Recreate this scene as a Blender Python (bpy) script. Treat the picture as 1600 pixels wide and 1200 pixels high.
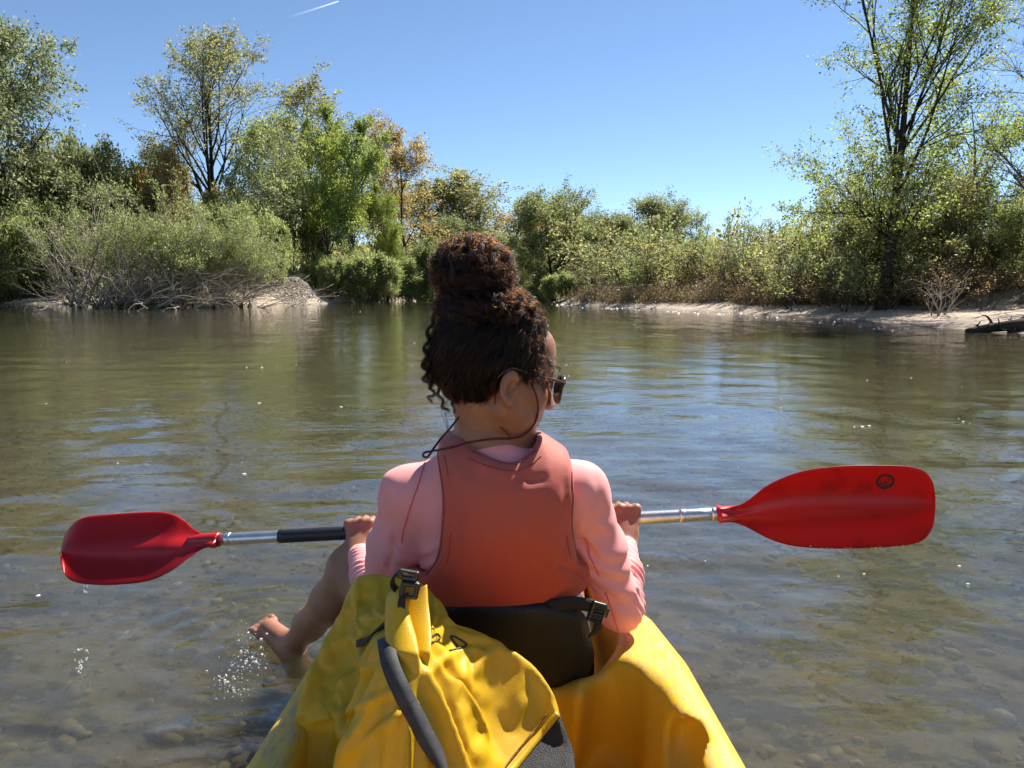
import bpy, math, random
import numpy as np
from mathutils import Vector, Matrix

R = math.radians
for _o in list(bpy.data.objects):
    bpy.data.objects.remove(_o)
sc = bpy.context.scene
COL = sc.collection

# ------------------------------------------------------------------ camera, sky, sun, exposure
CAM_H, PITCH, FPX = 1.0, R(7.125), 1200.0
_cd = bpy.data.cameras.new('camera')
_cd.sensor_width = 36.0
_cd.lens = 27.0
_cd.clip_start = 0.02
_cd.clip_end = 20000.0
cam = bpy.data.objects.new('camera', _cd)
cam.location = (0, 0, CAM_H)
cam.rotation_euler = (R(90) - PITCH, 0, 0)
COL.objects.link(cam)
sc.camera = cam

SUN_EL, SUN_AZ = R(50), R(39)          # azimuth measured from straight ahead (+Y) towards the right (+X)
world = bpy.data.worlds.new('World')
sc.world = world
world.use_nodes = True
_nt = world.node_tree
_sky = _nt.nodes.new('ShaderNodeTexSky')
_sky.sky_type = 'NISHITA'
_sky.sun_disc = False
_sky.sun_elevation = SUN_EL
_sky.sun_rotation = SUN_AZ
_sky.altitude = 5000
_sky.air_density = 1.2
_sky.dust_density = 0.05
_sky.ozone_density = 5.0
_bg = _nt.nodes['Background']
_bg.inputs['Strength'].default_value = 0.078
_tone = _nt.nodes.new('ShaderNodeMix')          # a slightly milkier spring sky
_tone.data_type = 'RGBA'
_tone.blend_type = 'MULTIPLY'
_tone.inputs[0].default_value = 1.0
_tone.inputs[7].default_value = (1.06, 1.0, 0.90, 1)
_nt.links.new(_sky.outputs['Color'], _tone.inputs[6])
_nt.links.new(_tone.outputs[2], _bg.inputs['Color'])

_sd = bpy.data.lights.new('sun', 'SUN')
_sd.energy = 4.3
_sd.angle = R(0.53)
_sd.color = (1.0, 0.94, 0.85)
sun = bpy.data.objects.new('sun', _sd)
_sdir = Vector((math.sin(SUN_AZ) * math.cos(SUN_EL), math.cos(SUN_AZ) * math.cos(SUN_EL), math.sin(SUN_EL)))
sun.rotation_euler = _sdir.to_track_quat('Z', 'Y').to_euler()
sun.location = (20, 30, 60)
COL.objects.link(sun)

sc.view_settings.view_transform = 'Standard'
sc.view_settings.look = 'None'
sc.view_settings.exposure = 1.3
sc.view_settings.gamma = 1.0
sc.view_settings.use_curve_mapping = False
sc.render.engine = 'CYCLES'
sc.cycles.max_bounces = 10
sc.cycles.diffuse_bounces = 6
sc.cycles.glossy_bounces = 4
sc.cycles.transmission_bounces = 5
sc.cycles.transparent_max_bounces = 12
sc.cycles.sample_clamp_indirect = 8.0
sc.cycles.use_denoising = True
sc.cycles.caustics_reflective = False
sc.cycles.caustics_refractive = False

# ------------------------------------------------------------------ helpers
def W(px, py, Y):
    """world point that lies at distance Y ahead on the line of sight of photo pixel (px, py)"""
    z = CAM_H - Y * math.tan(PITCH + math.atan((py - 600.0) / FPX))
    dep = Y * math.cos(PITCH) + (CAM_H - z) * math.sin(PITCH)
    return Vector(((px - 800.0) / FPX * dep, Y, z))

def Wz(px, py, z):
    return W(px, py, (CAM_H - z) / math.tan(PITCH + math.atan((py - 600.0) / FPX)))

def project(V):
    """photo pixel of world points (N,3)"""
    d = V - np.array([0, 0, CAM_H])
    dep = d[:, 1] * math.cos(PITCH) - d[:, 2] * math.sin(PITCH)
    up = d[:, 1] * math.sin(PITCH) + d[:, 2] * math.cos(PITCH)
    return 800 + FPX * d[:, 0] / dep, 600 - FPX * up / dep

def unit(v): return v / (np.linalg.norm(v, axis=-1, keepdims=True) + 1e-9)

def tag(o, label=None, cat=None, group=None, kind=None):
    if label: o['label'] = label
    if cat: o['category'] = cat
    if group: o['group'] = group
    if kind: o['kind'] = kind
    return o

def thing(name, label, cat, loc=(0, 0, 0), group=None):
    o = bpy.data.objects.new(name, None)
    COL.objects.link(o)
    o.location = loc
    o.empty_display_size = 0.1
    return tag(o, label, cat, group)

def root_loc(o):
    v = Vector((0, 0, 0))
    while o is not None:
        v = v + Vector(o.location)
        o = o.parent
    return v

def raw_mesh(name, V, quads=None, tris=None, smooth=True):
    V = np.asarray(V, np.float32)
    me = bpy.data.meshes.new(name)
    me.vertices.add(len(V))
    me.vertices.foreach_set('co', V.ravel())
    idx, starts, n = [], [], 0
    if quads is not None and len(quads):
        q = np.asarray(quads, np.int32)
        idx.append(q.ravel()); starts.append(np.arange(len(q)) * 4); n = len(q) * 4
    if tris is not None and len(tris):
        t = np.asarray(tris, np.int32)
        idx.append(t.ravel()); starts.append(np.arange(len(t)) * 3 + n)
    idx = np.concatenate(idx); starts = np.concatenate(starts)
    me.loops.add(len(idx))
    me.loops.foreach_set('vertex_index', idx.astype(np.int32))
    me.polygons.add(len(starts))
    me.polygons.foreach_set('loop_start', starts.astype(np.int32))
    me.update(calc_edges=True)
    if smooth:
        me.polygons.foreach_set('use_smooth', np.ones(len(starts), bool))
    me.validate()
    return me

def part(name, me, mat, parent=None, world_coords=True):
    """links a mesh as one object; world-space vertices are moved into the parent's frame"""
    o = bpy.data.objects.new(name, me)
    COL.objects.link(o)
    if mat is not None and len(me.materials) == 0:
        me.materials.append(mat)
    if parent is not None:
        if world_coords:
            me.transform(Matrix.Translation(-root_loc(parent)))
        o.parent = parent
    return o

def pydata(name, verts, faces, smooth=True):
    me = bpy.data.meshes.new(name)
    me.from_pydata([tuple(v) for v in verts], [], faces)
    me.update()
    if smooth:
        for p in me.polygons: p.use_smooth = True
    return me

class Soup:
    """collects quads and triangles for one mesh"""
    def __init__(s):
        s.V, s.Q, s.T, s.A, s.n = [], [], [], [], 0
    def add(s, V, Q=None, T=None, tint=None):
        V = np.asarray(V, np.float32).reshape(-1, 3)
        if Q is not None and len(Q): s.Q.append(np.asarray(Q, np.int64) + s.n)
        if T is not None and len(T): s.T.append(np.asarray(T, np.int64) + s.n)
        s.V.append(V)
        s.A.append(np.full(len(V), 0.5, np.float32) if tint is None else np.asarray(tint, np.float32))
        s.n += len(V)
    def mesh(s, name, smooth=True):
        me = raw_mesh(name, np.concatenate(s.V), np.concatenate(s.Q) if s.Q else None,
                      np.concatenate(s.T) if s.T else None, smooth)
        at = me.attributes.new('tint', 'FLOAT', 'POINT')
        at.data.foreach_set('value', np.concatenate(s.A))
        return me

def tubes(soup, P, rad, sides=5, tint=None, cap=True):
    """P (N,n,3) polylines, rad (N,n)"""
    P = np.asarray(P, np.float64); rad = np.asarray(rad, np.float64)
    N, n, _ = P.shape
    T = np.gradient(P, axis=1)
    T /= np.linalg.norm(T, axis=2, keepdims=True) + 1e-9
    m = T.mean(1); m /= np.linalg.norm(m, axis=1, keepdims=True) + 1e-9
    ref = np.where(np.abs(m[:, 2:3]) > 0.8, np.array([[1.0, 0.13, 0]]), np.array([[0.02, 0.05, 1.0]]))
    u = np.cross(T, ref[:, None, :]); u /= np.linalg.norm(u, axis=2, keepdims=True) + 1e-9
    v = np.cross(T, u)
    a = np.arange(sides) / sides * 2 * np.pi
    ring = P[:, :, None, :] + rad[:, :, None, None] * (np.cos(a)[None, None, :, None] * u[:, :, None, :] + np.sin(a)[None, None, :, None] * v[:, :, None, :])
    base = (np.arange(N) * n * sides)[:, None, None]
    i = np.arange(n - 1)[None, :, None] * sides
    j = np.arange(sides)[None, None, :]
    j2 = (j + 1) % sides
    q = np.stack([base + i + j, base + i + sides + j, base + i + sides + j2, base + i + j2], -1).reshape(-1, 4)
    tri = []
    if cap and sides >= 3:
        for k in range(1, sides - 1):
            for off, flip in ((0, False), ((n - 1) * sides, True)):
                b = np.arange(N) * n * sides + off
                t = np.stack([b, b + k, b + k + 1], -1)
                tri.append(t[:, ::-1] if flip else t)
    tt = None if tint is None else np.repeat(tint, n * sides)
    soup.add(ring.reshape(-1, 3), q, np.concatenate(tri) if tri else None, tt)

def spline(pts, n):
    """Catmull-Rom through points"""
    p = np.asarray([tuple(q) for q in pts], float)
    p = np.vstack([2 * p[0] - p[1], p, 2 * p[-1] - p[-2]])
    m = len(p) - 3
    out = []
    for s in np.linspace(0, m - 1e-6, n):
        i = int(s); t = s - i
        a, b, c, d = p[i:i + 4]
        out.append(0.5 * (2 * b + (c - a) * t + (2 * a - 5 * b + 4 * c - d) * t * t + (3 * b - a - 3 * c + d) * t ** 3))
    return np.array(out)

def tube_mesh(name, pts, rad, n=40, sides=8):
    s = Soup()
    P = spline(pts, n) if n else np.asarray(pts, float)
    r = np.interp(np.linspace(0, 1, len(P)), np.linspace(0, 1, len(rad)), rad) if hasattr(rad, '__len__') else np.full(len(P), rad)
    tubes(s, P[None], r[None], sides)
    return s.mesh(name)

def ribbon_mesh(name, P, side, width, thick):
    """flat strap: P (n,3) centre line, side (n,3) unit across, normal = cross"""
    P = np.asarray(P, float); side = np.asarray(side, float)
    side /= np.linalg.norm(side, axis=1, keepdims=True)
    T = np.gradient(P, axis=0); T /= np.linalg.norm(T, axis=1, keepdims=True)
    N = np.cross(side, T); N /= np.linalg.norm(N, axis=1, keepdims=True)
    w = np.asarray(width) if hasattr(width, '__len__') else np.full(len(P), width)
    V = []
    for sx, sn in ((-1, 1), (1, 1), (1, -1), (-1, -1)):
        V.append(P + side * (sx * w / 2)[:, None] + N * (sn * thick / 2))
    V = np.stack(V, 1).reshape(-1, 3)
    Q = []
    n = len(P)
    for i in range(n - 1):
        for j in range(4):
            k = (j + 1) % 4
            Q.append((i * 4 + j, i * 4 + k, i * 4 + 4 + k, i * 4 + 4 + j))
    Q += [(3, 2, 1, 0), ((n - 1) * 4, (n - 1) * 4 + 1, (n - 1) * 4 + 2, (n - 1) * 4 + 3)]
    return raw_mesh(name, V, Q, smooth=False)

# ------------------------------------------------------------------ signed distance modelling -> surface nets
class Vol:
    def __init__(s, lo, hi, h):
        s.lo = np.array(lo, float); s.h = h
        s.n = np.ceil((np.array(hi, float) - s.lo) / h).astype(int) + 1
        s.F = np.full(s.n, 9.0, np.float32)
    def block(s, lo, hi):
        a = np.clip(np.floor((np.array(lo) - s.lo) / s.h).astype(int), 0, s.n)
        b = np.clip(np.ceil((np.array(hi) - s.lo) / s.h).astype(int) + 1, 0, s.n)
        ax = [(s.lo[i] + s.h * np.arange(a[i], b[i])).astype(np.float32) for i in range(3)]
        return tuple(slice(a[i], b[i]) for i in range(3)), ax[0][:, None, None], ax[1][None, :, None], ax[2][None, None, :]
    def add(s, fn, lo=None, hi=None, k=0.0):
        sl, X, Y, Z = s.block(s.lo if lo is None else lo, s.lo + s.n * s.h if hi is None else hi)
        f = s.F[sl]
        if f.size == 0: return
        d = fn(X, Y, Z)
        if k > 0:
            hh = np.maximum(k - np.abs(f - d), 0) / k
            s.F[sl] = np.minimum(f, d) - hh * hh * k * 0.25
        else:
            s.F[sl] = np.minimum(f, d)
    def cut(s, fn, lo=None, hi=None, k=0.0):
        """subtract the region fn < 0"""
        sl, X, Y, Z = s.block(s.lo if lo is None else lo, s.lo + s.n * s.h if hi is None else hi)
        f = s.F[sl]
        if f.size == 0: return
        d = -fn(X, Y, Z)
        if k > 0:
            hh = np.maximum(k - np.abs(f - d), 0) / k
            s.F[sl] = np.maximum(f, d) + hh * hh * k * 0.25
        else:
            s.F[sl] = np.maximum(f, d)
    def cone(s, a, b, ra, rb, k=0.0, cut=False):
        a = np.array(a, float); b = np.array(b, float)
        m = max(ra, rb) + k + 3 * s.h
        lo = np.minimum(a, b) - m; hi = np.maximum(a, b) + m
        (s.cut if cut else s.add)(f_cone(a, b, ra, rb), lo, hi, k)
    def chain(s, pts, rad, k=0.0):
        for i in range(len(pts) - 1):
            s.cone(pts[i], pts[i + 1], rad[i], rad[i + 1], k)
    def ell(s, c, r, M=None, k=0.0, cut=False):
        c = np.array(c, float); m = max(r) + k + 3 * s.h
        (s.cut if cut else s.add)(f_ell(c, r, M), c - m, c + m, k)
    def surface(s, smooth=1):
        F = s.F; ins = F < 0
        cnt = np.zeros(np.array(F.shape) - 1, np.int8)
        for dx in (0, 1):
            for dy in (0, 1):
                for dz in (0, 1):
                    cnt += ins[dx:F.shape[0] - 1 + dx, dy:F.shape[1] - 1 + dy, dz:F.shape[2] - 1 + dz]
        act = (cnt > 0) & (cnt < 8)
        I, J, K = np.nonzero(act)
        num = np.full(act.shape, -1, np.int32); num[I, J, K] = np.arange(len(I))
        acc = np.zeros((len(I), 3)); c = np.zeros(len(I))
        corners = [(dx, dy, dz) for dx in (0, 1) for dy in (0, 1) for dz in (0, 1)]
        val = {q: F[I + q[0], J + q[1], K + q[2]].astype(float) for q in corners}
        for a in corners:
            for axis in range(3):
                if a[axis] == 0:
                    b = list(a); b[axis] = 1; b = tuple(b)
                    va, vb = val[a], val[b]
                    m = (va < 0) != (vb < 0)
                    t = np.where(m, va / np.where(m, va - vb, 1), 0)
                    for ax in range(3):
                        acc[:, ax] += np.where(m, a[ax] + (t if ax == axis else 0), 0)
                    c += m
        V = s.lo + s.h * (np.stack([I, J, K], 1) + acc / c[:, None])
        Q = []
        for axis in range(3):
            sl0 = [slice(None)] * 3; sl1 = [slice(None)] * 3
            sl0[axis] = slice(0, -1); sl1[axis] = slice(1, None)
            A = ins[tuple(sl0)]; B = ins[tuple(sl1)]
            o1, o2 = [(1, 2), (2, 0), (0, 1)][axis]
            idx = np.stack(np.nonzero(A != B), 1)
            ok = (idx[:, o1] > 0) & (idx[:, o2] > 0) & (idx[:, o1] < act.shape[o1]) & (idx[:, o2] < act.shape[o2])
            idx = idx[ok]
            fl = A[idx[:, 0], idx[:, 1], idx[:, 2]]
            def g(d1, d2):
                p = idx.copy(); p[:, o1] -= d1; p[:, o2] -= d2
                return num[p[:, 0], p[:, 1], p[:, 2]]
            q = np.stack([g(1, 1), g(0, 1), g(0, 0), g(1, 0)], 1)
            q[~fl] = q[~fl][:, ::-1]
            Q.append(q)
        Q = np.concatenate(Q)
        Q = Q[(Q >= 0).all(1)]
        for _ in range(smooth):
            V = laplace(V, Q, 0.5)
        return V, Q

def laplace(V, Q, w):
    S = np.zeros_like(V); c = np.zeros(len(V))
    for a in range(4):
        i, j = Q[:, a], Q[:, (a + 1) % 4]
        for ax in range(3):
            S[:, ax] += np.bincount(i, V[j, ax], len(V)) + np.bincount(j, V[i, ax], len(V))
        c += np.bincount(i, minlength=len(V)) + np.bincount(j, minlength=len(V))
    return V * (1 - w) + w * S / np.maximum(c, 1)[:, None]

def vnormals(V, Q):
    n = np.cross(V[Q[:, 2]] - V[Q[:, 0]], V[Q[:, 3]] - V[Q[:, 1]])
    N = np.zeros_like(V)
    for a in range(4):
        for ax in range(3):
            N[:, ax] += np.bincount(Q[:, a], n[:, ax], len(V))
    return N / (np.linalg.norm(N, axis=1, keepdims=True) + 1e-12)

def f_cone(a, b, ra, rb):
    a = np.array(a, float); d = np.array(b, float) - a; L = float(d @ d)
    def fn(X, Y, Z):
        t = np.clip(((X - a[0]) * d[0] + (Y - a[1]) * d[1] + (Z - a[2]) * d[2]) / L, 0, 1)
        return np.sqrt((X - a[0] - t * d[0]) ** 2 + (Y - a[1] - t * d[1]) ** 2 + (Z - a[2] - t * d[2]) ** 2) - (ra + (rb - ra) * t)
    return fn

def f_ell(c, r, M=None):
    """ellipsoid; M (3x3) has the local axes as columns"""
    c = np.array(c, float); r = np.array(r, float)
    M = np.eye(3) if M is None else np.array(M, float)
    def fn(X, Y, Z):
        x, y, z = X - c[0], Y - c[1], Z - c[2]
        k0 = k1 = 0
        for i in range(3):
            l = x * M[0, i] + y * M[1, i] + z * M[2, i]
            k0 = k0 + (l / r[i]) ** 2
            k1 = k1 + (l / r[i] ** 2) ** 2
        k0 = np.sqrt(k0); k1 = np.sqrt(k1)
        return k0 * (k0 - 1) / np.maximum(k1, 1e-6)
    return fn

def f_box(c, r, M=None, rnd=0.0):
    c = np.array(c, float); M = np.eye(3) if M is None else np.array(M, float)
    def fn(X, Y, Z):
        x, y, z = X - c[0], Y - c[1], Z - c[2]
        q = [np.abs(x * M[0, i] + y * M[1, i] + z * M[2, i]) - (r[i] - rnd) for i in range(3)]
        out = np.sqrt(sum(np.maximum(t, 0) ** 2 for t in q))
        return out + np.minimum(np.maximum(np.maximum(q[0], q[1]), q[2]), 0) - rnd
    return fn

# ------------------------------------------------------------------ materials
def new_mat(name):
    m = bpy.data.materials.new(name)
    m.use_nodes = True
    return m, m.node_tree, m.node_tree.nodes, m.node_tree.links

def noise_node(n, l, scale, detail=4, rough=0.55, vec=None, coord='Object'):
    t = n.new('ShaderNodeTexNoise')
    t.inputs['Scale'].default_value = scale
    t.inputs['Detail'].default_value = detail
    t.inputs['Roughness'].default_value = rough
    if vec is None:
        tc = n.new('ShaderNodeTexCoord'); vec = tc.outputs[coord]
    l.new(vec, t.inputs['Vector'])
    return t

def ramp_node(n, l, src, stops):
    r = n.new('ShaderNodeValToRGB')
    e = r.color_ramp.elements
    while len(e) < len(stops): e.new(0.5)
    for k, (p, c) in enumerate(stops):
        e[k].position = p; e[k].color = (*c, 1) if len(c) == 3 else c
    l.new(src, r.inputs['Fac'])
    return r

def simple(name, col, rough=0.5, var=0.12, scale=8.0, bump=0.0, bscale=60.0, metal=0.0, spec=0.5, col2=None, coat=0.0, trans=0.0, sheen=0.0):
    """principled material with noise variation of its colour and a fine relief"""
    m, nt, n, l = new_mat(name)
    b = n['Principled BSDF']
    b.inputs['Roughness'].default_value = rough
    b.inputs['Metallic'].default_value = metal
    b.inputs['Specular IOR Level'].default_value = spec
    b.inputs['Coat Weight'].default_value = coat
    if sheen: b.inputs['Sheen Weight'].default_value = sheen
    t = noise_node(n, l, scale)
    c2 = col2 if col2 else tuple(max(0, c * (1 - 2 * var)) for c in col)
    r = ramp_node(n, l, t.outputs['Fac'], [(0.3, c2), (0.7, col)])
    l.new(r.outputs['Color'], b.inputs['Base Color'])
    if bump > 0:
        t2 = noise_node(n, l, bscale, 3)
        bp = n.new('ShaderNodeBump'); bp.inputs['Strength'].default_value = bump; bp.inputs['Distance'].default_value = 0.01
        l.new(t2.outputs['Fac'], bp.inputs['Height']); l.new(bp.outputs['Normal'], b.inputs['Normal'])
    return m

def leaf_mat(name, dark, light, trans=0.5, glow=1.75):
    """leaf: diffuse and translucent, its colour picked leaf by leaf from the tint attribute"""
    m, nt, n, l = new_mat(name)
    n.remove(n['Principled BSDF'])
    at = n.new('ShaderNodeAttribute'); at.attribute_name = 'tint'
    r = ramp_node(n, l, at.outputs['Fac'], [(0.0, dark), (1.0, light)])
    d = n.new('ShaderNodeBsdfPrincipled'); d.inputs['Roughness'].default_value = 0.5; d.inputs['Specular IOR Level'].default_value = 0.35
    t = n.new('ShaderNodeBsdfTranslucent')
    hs = n.new('ShaderNodeHueSaturation'); hs.inputs['Value'].default_value = glow; hs.inputs['Saturation'].default_value = 1.1
    mx = n.new('ShaderNodeMixShader'); mx.inputs[0].default_value = trans
    l.new(r.outputs['Color'], d.inputs['Base Color'])
    l.new(r.outputs['Color'], hs.inputs['Color']); l.new(hs.outputs['Color'], t.inputs['Color'])
    l.new(d.outputs[0], mx.inputs[1]); l.new(t.outputs[0], mx.inputs[2])
    l.new(mx.outputs[0], n['Material Output'].inputs['Surface'])
    return m

# ================================================================== THE SETTING
def vnoise(x, y, seed=0):
    """smooth value noise in numpy"""
    xi = np.floor(x).astype(np.int64); yi = np.floor(y).astype(np.int64)
    fx = x - xi; fy = y - yi
    fx = fx * fx * (3 - 2 * fx); fy = fy * fy * (3 - 2 * fy)
    def hsh(a, b):
        h = (a * 374761393 + b * 668265263 + seed * 974634777) & 0xffffffff
        h = ((h ^ (h >> 13)) * 1274126177) & 0xffffffff
        return ((h ^ (h >> 16)) & 0xffff) / 65535.0
    return (hsh(xi, yi) * (1 - fx) + hsh(xi + 1, yi) * fx) * (1 - fy) + (hsh(xi, yi + 1) * (1 - fx) + hsh(xi + 1, yi + 1) * fx) * fy

RIVER = np.array([(16, -80), (13, -5), (11.8, 8), (11.2, 16.6), (10.9, 22), (9.4, 29), (6.2, 38), (4.0, 44), (3.2, 49), (3.0, 56), (4.6, 66), (9, 82), (20, 100), (34, 116),
                  (22, 122), (6, 104), (-4, 88), (-8.0, 74), (-10.4, 62), (-11.4, 53), (-12.6, 47.5), (-13.6, 42.5), (-16, 40.2), (-21.5, 40.2), (-23.5, 46.5), (-33, 49.5), (-52, 50), (-58, 30), (-55, 0), (-50, -80)], float)

def shore_dist(X, Y):
    """signed distance to the water's edge, negative on the water"""
    d = np.full(X.shape, 1e9); ins = np.zeros(X.shape, bool)
    for i in range(len(RIVER)):
        a, b = RIVER[i], RIVER[(i + 1) % len(RIVER)]
        e = b - a
        t = np.clip(((X - a[0]) * e[0] + (Y - a[1]) * e[1]) / (e @ e), 0, 1)
        d = np.minimum(d, np.hypot(X - a[0] - t * e[0], Y - a[1] - t * e[1]))
        c = (a[1] > Y) != (b[1] > Y)
        with np.errstate(divide='ignore', invalid='ignore'):
            xx = a[0] + (Y - a[1]) * e[0] / (e[1] if abs(e[1]) > 1e-9 else 1e-9)
        ins ^= c & (X < xx)
    return np.where(ins, -d, d)

def ground_z(X, Y):
    X = np.asarray(X, float); Y = np.asarray(Y, float)
    s = shore_dist(X, Y) + 0.9 * (vnoise(X * 0.45, Y * 0.45, 3) - 0.5) * np.clip(Y / 20, 0, 1)
    bed = -np.minimum(0.10 * np.maximum(-s, 0) + 0.02, 0.42) - 0.0 * X
    bed = bed - 0.25 * np.clip((Y - 4) / 10, 0, 1) * np.clip(-s / 5, 0, 1) + 0.05 * (vnoise(X * 0.8, Y * 0.8, 9) - 0.5) * np.clip(-s / 3, 0, 1)
    right = np.clip((X - 1) / 2, 0, 1) * np.clip((48 - Y) / 6, 0, 1)
    gentle = (0.07 + 0.16 * np.clip((Y - 27) / 8, 0, 1)) * np.minimum(s, 6) + 0.16 * np.clip(s - 4.5, 0, 5)
    bar = np.clip((-22.0 - X) / 2, 0, 1)
    gravel = 0.15 * np.minimum(s, 6.5) + 0.10 * np.clip(s - 6.5, 0, 6)
    steep = 0.45 * np.minimum(s, 2.2) + 0.05 * np.clip(s - 2.2, 0, 12)
    land = right * gentle + (1 - right) * (bar * gravel + (1 - bar) * steep)
    land = land + 0.22 * (vnoise(X * 0.35, Y * 0.35, 5) - 0.4) * np.clip(s / 5, 0, 1) + 0.1 * (vnoise(X * 1.3, Y * 1.3, 6) - 0.5) * np.clip(s / 3, 0, 1)
    land = land + np.clip((s - 30) / 150, 0, 1) * 3
    mound = 1.25 * np.exp(-((X + 13.2) / 1.5) ** 2 - ((Y - 48.6) / 1.6) ** 2)
    return np.where(s > 0, land + mound * np.clip(s, 0, 1), bed)

def grid_mesh(name, xs, ys, zf):
    X, Y = np.meshgrid(xs, ys, indexing='ij')
    Z = zf(X, Y)
    V = np.stack([X, Y, Z], -1).reshape(-1, 3)
    nx, ny = len(xs), len(ys)
    i = np.arange(nx - 1)[:, None] * ny + np.arange(ny - 1)[None, :]
    Q = np.stack([i, i + ny, i + ny + 1, i + 1], -1).reshape(-1, 4)
    return raw_mesh(name, V, Q)

def axis(*seg):
    out = []
    for a, b, st in seg:
        out.append(np.arange(a, b, st))
    return np.unique(np.concatenate(out + [np.array([seg[-1][1]])]))

# ground: sand and gravel by the water, leaf litter and grass further back, stony bed under the water
def ground_mat():
    m, nt, n, l = new_mat('ground')
    b = n['Principled BSDF']; b.inputs['Roughness'].default_value = 0.9; b.inputs['Specular IOR Level'].default_value = 0.2
    geo = n.new('ShaderNodeNewGeometry')
    big = noise_node(n, l, 0.35, 5, 0.6, geo.outputs['Position'])
    fine = noise_node(n, l, 9.0, 6, 0.7, geo.outputs['Position'])
    sand = ramp_node(n, l, fine.outputs['Fac'], [(0.30, (0.24, 0.19, 0.14)), (0.5, (0.42, 0.34, 0.265)), (0.72, (0.55, 0.46, 0.37))])
    soil = ramp_node(n, l, fine.outputs['Fac'], [(0.3, (0.035, 0.030, 0.012)), (0.7, (0.12, 0.10, 0.045))])
    vor = noise_node(n, l, 5.0, 6, 0.7, geo.outputs['Position'])
    bedc = ramp_node(n, l, vor.outputs['Fac'], [(0.30, (0.10, 0.085, 0.055)), (0.5, (0.19, 0.165, 0.115)), (0.72, (0.31, 0.28, 0.22))])
    sep = n.new('ShaderNodeSeparateXYZ'); l.new(geo.outputs['Position'], sep.inputs[0])
    add = n.new('ShaderNodeMath'); add.operation = 'MULTIPLY_ADD'; add.inputs[1].default_value = 0.7; l.new(big.outputs['Fac'], add.inputs[0]); l.new(sep.outputs['Z'], add.inputs[2])
    f1 = n.new('ShaderNodeMapRange'); f1.inputs[1].default_value = 0.98; f1.inputs[2].default_value = 1.45; l.new(add.outputs[0], f1.inputs[0])
    f2 = n.new('ShaderNodeMapRange'); f2.inputs[1].default_value = -0.08; f2.inputs[2].default_value = 0.02; l.new(sep.outputs['Z'], f2.inputs[0])
    wet = n.new('ShaderNodeMapRange'); wet.inputs[1].default_value = 0.0; wet.inputs[2].default_value = 0.10; wet.inputs[3].default_value = 0.55; wet.inputs[4].default_value = 1.0; l.new(sep.outputs['Z'], wet.inputs[0])
    m1 = n.new('ShaderNodeMix'); m1.data_type = 'RGBA'; l.new(f1.outputs[0], m1.inputs[0]); l.new(sand.outputs[0], m1.inputs[6]); l.new(soil.outputs[0], m1.inputs[7])
    hs = n.new('ShaderNodeHueSaturation'); l.new(wet.outputs[0], hs.inputs['Value']); l.new(m1.outputs[2], hs.inputs['Color'])
    m2 = n.new('ShaderNodeMix'); m2.data_type = 'RGBA'; l.new(f2.outputs[0], m2.inputs[0]); l.new(bedc.outputs[0], m2.inputs[6]); l.new(hs.outputs[0], m2.inputs[7])
    l.new(m2.outputs[2], b.inputs['Base Color'])
    bp = n.new('ShaderNodeBump'); bp.inputs['Strength'].default_value = 0.7; bp.inputs['Distance'].default_value = 0.06
    l.new(fine.outputs['Fac'], bp.inputs['Height']); l.new(bp.outputs['Normal'], b.inputs['Normal'])
    return m

gm = grid_mesh('ground', axis((-900, -120, 60), (-120, -60, 6), (-60, 30, 0.45), (30, 90, 5), (90, 900, 60)),
               axis((-300, -20, 20), (-20, 10, 1.5), (10, 90, 0.45), (90, 140, 2.5), (140, 1500, 80)), ground_z)
tag(part('ground', gm, ground_mat()), 'sandy and gravelly river bank with stony bed', None, None, 'structure')

# stones on the shallow bed near the boat
def pebble_soup(rs, pts, size, flat=0.55):
    ico_v = np.array([(0, 0, 1)] + [(math.cos(a) * .894, math.sin(a) * .894, .447) for a in np.arange(5) * 2 * np.pi / 5] + [(math.cos(a) * .894, math.sin(a) * .894, -.447) for a in np.arange(5) * 2 * np.pi / 5 + np.pi / 5] + [(0, 0, -1)])
    ico_f = [(0, 1 + i, 1 + (i + 1) % 5) for i in range(5)] + [(1 + i, 6 + i, 1 + (i + 1) % 5) for i in range(5)] + [(1 + (i + 1) % 5, 6 + i, 6 + (i + 1) % 5) for i in range(5)] + [(11, 6 + (i + 1) % 5, 6 + i) for i in range(5)]
    N = len(pts)
    V = ico_v[None] * rs.uniform(0.8, 1.2, (N, 12, 1)) * size[:, None, None] * np.stack([rs.uniform(.8, 1.5, N), rs.uniform(.7, 1.1, N), rs.uniform(.6, 1.2, N) * flat], -1)[:, None]
    a = rs.uniform(0, 6.28, N); ca, sa = np.cos(a)[:, None], np.sin(a)[:, None]
    x = V[..., 0] * ca - V[..., 1] * sa; y = V[..., 0] * sa + V[..., 1] * ca
    V = np.stack([x, y, V[..., 2]], -1) + pts[:, None]
    F = (np.array(ico_f)[None] + (np.arange(N) * 12)[:, None, None]).reshape(-1, 3)
    s = Soup(); s.add(V.reshape(-1, 3), None, F, np.repeat(rs.uniform(0, 1, N), 12))
    return s

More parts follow.
